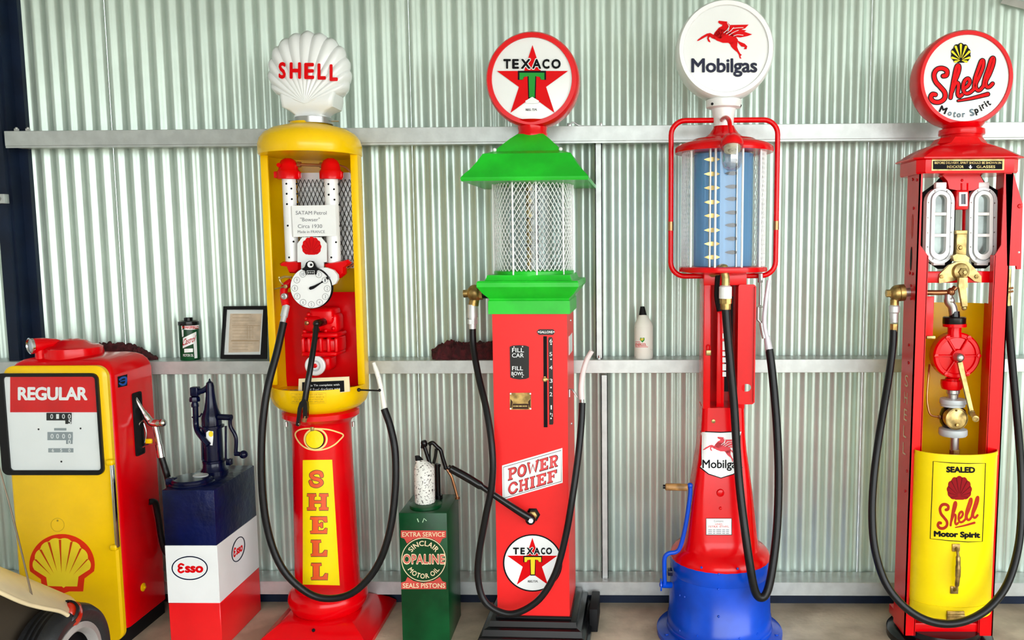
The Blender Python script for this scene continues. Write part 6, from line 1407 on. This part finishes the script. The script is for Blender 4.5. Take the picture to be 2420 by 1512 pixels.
# rotary hand pump
Zw = zoomed(3.98, 2020, 720)
def Wp(x, y, yl=-.05): return t.L3(*Zw(x, y), yl)
kw = t.m(1/3.98, 2260, 840, -.05); wx = Wp(935, 475).x
def wl(name, prof, m_, px=935, seg=28, parent=None): 
    mb = MB(); mb.lathe([(kw*r_, Wp(px, y).z) for r_, y in prof], (Wp(px, prof[0][1]).x, -.05, 0), seg=seg); return t.part(name, mb, m_, parent)
wl('black_flange', [(100, 182), (104, 175), (104, 120), (96, 112), (50, 110), (44, 60)], BLK)
wl('pump_neck', [(70, 300), (62, 255), (62, 212), (106, 206), (106, 176), (100, 174)], RED)
mb = MB(); q = Wp(950, 475, -.05); rr = kw*222; mb.lathe([(rr*.92, .05), (rr, .035), (rr, -.012), (rr*.93, -.020), (rr*.80, -.020), (rr*.76, -.012), (rr*.30, -.016), (rr*.26, -.034), (0, -.034)], q, (0, 1, 0), 56); wheel = t.part('pump_casing', mb, RED)
for k_ in range(6):
    a_ = PI/3*k_; mb = MB(); c1 = Vector((math.cos(a_), 0, math.sin(a_))); mb.tube([q+c1*rr*.25+Vector((0, -.024, 0)), q+c1*rr*.84+Vector((0, -.016, 0))], .005, 6); t.part('casing_rib', mb, RED, wheel)
    mb = MB(); mb.lathe([(.011, .0), (.010, -.008), (0, -.010)], q+c1*rr*.9+Vector((0, -.018, 0)), (0, 1, 0), 6); t.part('casing_bolt', mb, RED, wheel)
mb = MB(); h_ = Wp(988, 497, -.11); mb.lathe([(kw*40, .03), (kw*40, -.004), (kw*30, -.012), (kw*16, -.016), (0, -.016)], h_, (0, 1, 0), 20); t.part('crank_hub', mb, STL)
mb = MB(); A_ = Wp(985, 540, -.115); B_ = Wp(1098, 1015, -.125); dv = (B_-A_).normalized(); sdv = Vector((dv.z, 0, -dv.x))*kw*22
mb.loft([[A_+sdv+Vector((0, y_, 0)), A_-sdv+Vector((0, y_, 0)), B_-sdv*.8+Vector((0, y_, 0)), B_+sdv*.8+Vector((0, y_, 0))] for y_ in (-.008, .008)]); mb.sphere(B_, kw*32, 12); mb.tube([B_, Wp(1135, 1068, -.17)], kw*24, 14); ca = t.part('crank_arm', mb, BRSL)
mb = MB(); e_ = Wp(1138, 1070, -.172); mb.lathe([(kw*30, .004), (kw*30, -.006), (kw*18, -.007), (kw*16, .0), (0, .0)], e_, (.35, .9, .1), 18); t.part('crank_eye', mb, BRSL, ca)
wl('pump_outlet', [(62, 690), (60, 705), (102, 710), (102, 745), (98, 770), (88, 790), (50, 792)], RED, 915)
wl('pipe_union', [(48, 792), (62, 800), (62, 830), (50, 840), (48, 880)], STL, 925)
wl('upper_flange', [(60, 878), (118, 884), (122, 900), (122, 922), (116, 930), (110, 934), (110, 952), (60, 958)], GREY, 925)
wl('valve_body', [(70, 955), (105, 980), (122, 1030), (125, 1070), (118, 1110), (90, 1150), (60, 1160)], BLK, 930)
mb = MB(); q = Wp(955, 1072, -.10); mb.lathe([(kw*104, .03), (kw*106, .0), (kw*104, -.008), (kw*94, -.010), (kw*90, -.006), (kw*30, -.010), (0, -.012)], q, (0, 1, 0), 36); vc = t.part('valve_cover', mb, BRSL)
mb = MB(); mb.lathe([(kw*16, 0), (kw*14, -.012), (0, -.013)], Wp(958, 1130, -.11), (0, 1, 0), 10); mb.lathe([(kw*10, 0), (0, -.006)], Wp(958, 995, -.11), (0, 1, 0), 8); t.part('cover_screw', mb, BRS, vc)
wl('lower_flange', [(90, 1152), (126, 1166), (130, 1180), (130, 1215), (120, 1228), (60, 1232)], GREY, 925)
wl('suction_pipe', [(40, 1228), (40, 1372)], STL, 940); wl('pipe_nut', [(50, 1410), (50, 1365), (40, 1355)], BRS, 938, 6)
mb = MB(); mb.tube([Wp(702, 560, .02), Wp(695, 650, .0), Wp(680, 850, -.02), Wp(688, 960, -.03), Wp(715, 1035, -.04), Wp(790, 1055, -.05), Wp(840, 1058, -.05)], kw*9, 8, 5); mb.cyl(Wp(785, 1055, -.05), Wp(825, 1057, -.05), kw*20, 6); t.part('priming_tube', mb, COP)
# curved yellow door
zd1, zd0 = t.z(1062, 2258, YC), t.z(1440, 2248, YC)
xd_l, xd_r = t.x(2161, 1060, YC), t.x(2356, 1064, YC); hwd = (xd_r-xd_l)/2; cxd = (xd_l+xd_r)/2; BUL = .115
def door_y(x): u = max(-1, min(1, (x-cxd)/hwd)); return YC-.004-BUL*math.sqrt(max(0, 1-u*u*.985))+BUL*.122
prf = [(cxd+hwd*math.cos(PI*k_/32), ) for k_ in range(33)]
def doorstrip(z0, z1, off):
    xs = [cxd-hwd*math.cos(PI*k_/32) for k_ in range(33)]
    return [[(x, door_y(x)-off, z) for x in xs]+[(x, door_y(x)+.006, z) for x in xs[::-1]] for z in (z0, z1)]
mb = MB(); mb.loft(doorstrip(zd0, zd1, .0)); door = t.part('front_door', mb, YELB, label='curved yellow door')
zl1 = t.z(1071, 2258, YC); zl0 = t.z(1412, 2248, YC)
mb = MB(); mb.loft(doorstrip(zl1, zd1+.001, .003)); t.part('door_lip', mb, YELB, door)
mb = MB(); mb.loft(doorstrip(zd0-.001, zl0, .004)); t.part('door_band', mb, YELB, door)
DSf = height(lambda x, z: door_y(x)); Zd = zoomed(3.2025, 2020, 1040)
t.decal('label_frame', INK, DSf, tf(stroke([(594, 160), (730, 172), (860, 176), (990, 174), (980, 470), (966, 766), (860, 770), (710, 760), (571, 745), (583, 450)], 6, 0, True), Zd), 1, door, sub=10)
t.decal('lettering', INK, DSf, tf(text('SEALED', 692, 200, 912, 247, .075), lambda x, y: Zd(x, y+(x-800)*.02)), 1, door, sub=10)
t.decal('lettering', INK, DSf, tf(text('Motor Spirit', 598, 690, 950, 748, .075), lambda x, y: Zd(x, y+(x-775)*.03)), 1, door, sub=10)
fnS = lambda x, y: Zd(625+(x-655)*.5575, 485+(y-410)*.617)
t.decal('lettering', mat('brick_red_print', (.42, .025, .01), .5), DSf, script_shell(fnS, 29, 0), 1, door, label='dark red script lettering')
pts, rid = clam(792, 360, 182, 178, 11)
CRM = mat('crimson_badge', (.28, .004, .008), .5, spec=.1)
t.decal('badge', CRM, DSf, tf(poly(pts), Zd), 1, door, sub=8, label='crimson scallop badge')
t.decal('badge_rib', mat('dark_maroon_print', (.10, .004, .006), .5), DSf, [tf(stroke([a_, b_], (2, 5), 0), Zd) for a_, b_ in rid], 2, door, stuff=True)
def dz(x, y): p = DSf(t, *Zd(x, y), t.dir(*Zd(x, y))); return p
hA, hB = dz(765, 812), dz(752, 1132); kd = t.m(1/3.2025, 2258, 1300, -.24)
for q in (hA, hB):
    mb = MB(); mb.box(q.x-kd*30, q.x+kd*30, q.y-.006, q.y+.004, q.z-kd*30, q.z+kd*30, .003); t.part('handle_foot', mb, BRS, door)
mb = MB(); off = Vector((0, -.030, 0)); mb.tube([hA+Vector((0, -.004, 0)), hA.lerp(hB, .08)+off*.7, hA.lerp(hB, .25)+off, hA.lerp(hB, .5)+off*1.1, hA.lerp(hB, .75)+off, hA.lerp(hB, .93)+off*.7, hB+Vector((0, -.004, 0))], [kd*11, kd*11, kd*17, kd*20, kd*17, kd*10, kd*11], 12, 5); t.part('door_handle', mb, BRS, door)
lA = dz(757, 1325); mb = MB(); p0 = dz(692, 1285); p1 = dz(822, 1388); mb.box(p0.x, p1.x, lA.y-.010, lA.y+.012, p1.z, p0.z, .003); mb.box(p0.x-.002, p1.x+.002, lA.y-.016, lA.y, dz(757, 1328).z, dz(757, 1312).z, .004); t.part('door_latch', mb, BRS, door)
# delivery elbow, hose
kE = t.m(1/4.2, 2120, 690, -.05)
mb = MB(); mb.cyl(Q(480, 1220, -.05), Q(590, 1218, -.05), kE*44, 14); t.part('elbow_pipe', mb, STL)
mb = MB(); mb.sphere(Q(420, 1230, -.05), kE*78, 20, 1, 1, 1.08); mb.cyl(Q(312, 1232, -.05), Q(360, 1230, -.05), kE*38, 8); mb.cyl(Q(440, 1226, -.05), Q(488, 1222, -.05), kE*84, 20); mb.cyl(Q(395, 1290, -.05), Q(393, 1350, -.05), kE*42, 14); t.part('delivery_elbow', mb, BRS)
mb = MB(); mb.lathe([(kE*40, Q(390, 1480, -.05).z), (kE*40, Q(390, 1430, -.05).z), (kE*54, Q(390, 1415, -.05).z), (kE*54, Q(390, 1360, -.05).z), (kE*40, Q(390, 1345, -.05).z)], (Q(390, 1420, -.05).x, -.05, 0), seg=20); mb.cyl(Wp(370, 165, -.05), Wp(370, 110, -.05), kw*34, 14); t.part('coupling', mb, ALU)
mb = MB(); mb.cyl(Wp(368, 250, -.05), Wp(370, 180, -.05), kw*36, 6); t.part('hose_nut', mb, BRS)
mb = MB(); t.hose(mb, [(2112, 780, -.05), (2110, 815, -.06), (2102, 880, -.09), (2089, 960, -.14), (2076, 1040, -.19), (2065, 1130, -.23), (2061, 1220, -.26), (2068, 1300, -.29), (2092, 1375, -.32), (2132, 1428, -.35), (2180, 1461, -.365), (2232, 1474, -.37), (2285, 1466, -.36), (2338, 1435, -.33), (2380, 1380, -.29), (2405, 1300, -.24), (2414, 1210, -.19), (2413, 1110, -.15), (2404, 990, -.13), (2394, 880, -.115), (2386, 790, -.11), (2382, 722, -.11)], .017, 6, 16); t.part('hose', mb, RUB)
mb = MB(); mb.tube([t.L3(2382, 726, -.11), t.L3(2382, 700, -.11)], .013, 12); mb.tube([t.L3(2383, 702, -.11), t.L3(2385, 660, -.11), t.L3(2386, 636, -.11)], [.009, .007], 10); nz = t.part('nozzle', mb, BRSL)
mb = MB(); 
for dy in (682, 690): mb.tube([t.L3(2376, dy+2, -.12), t.L3(2394, dy-2, -.12)], .005, 8)
t.part('nozzle_clip', mb, COP, nz)
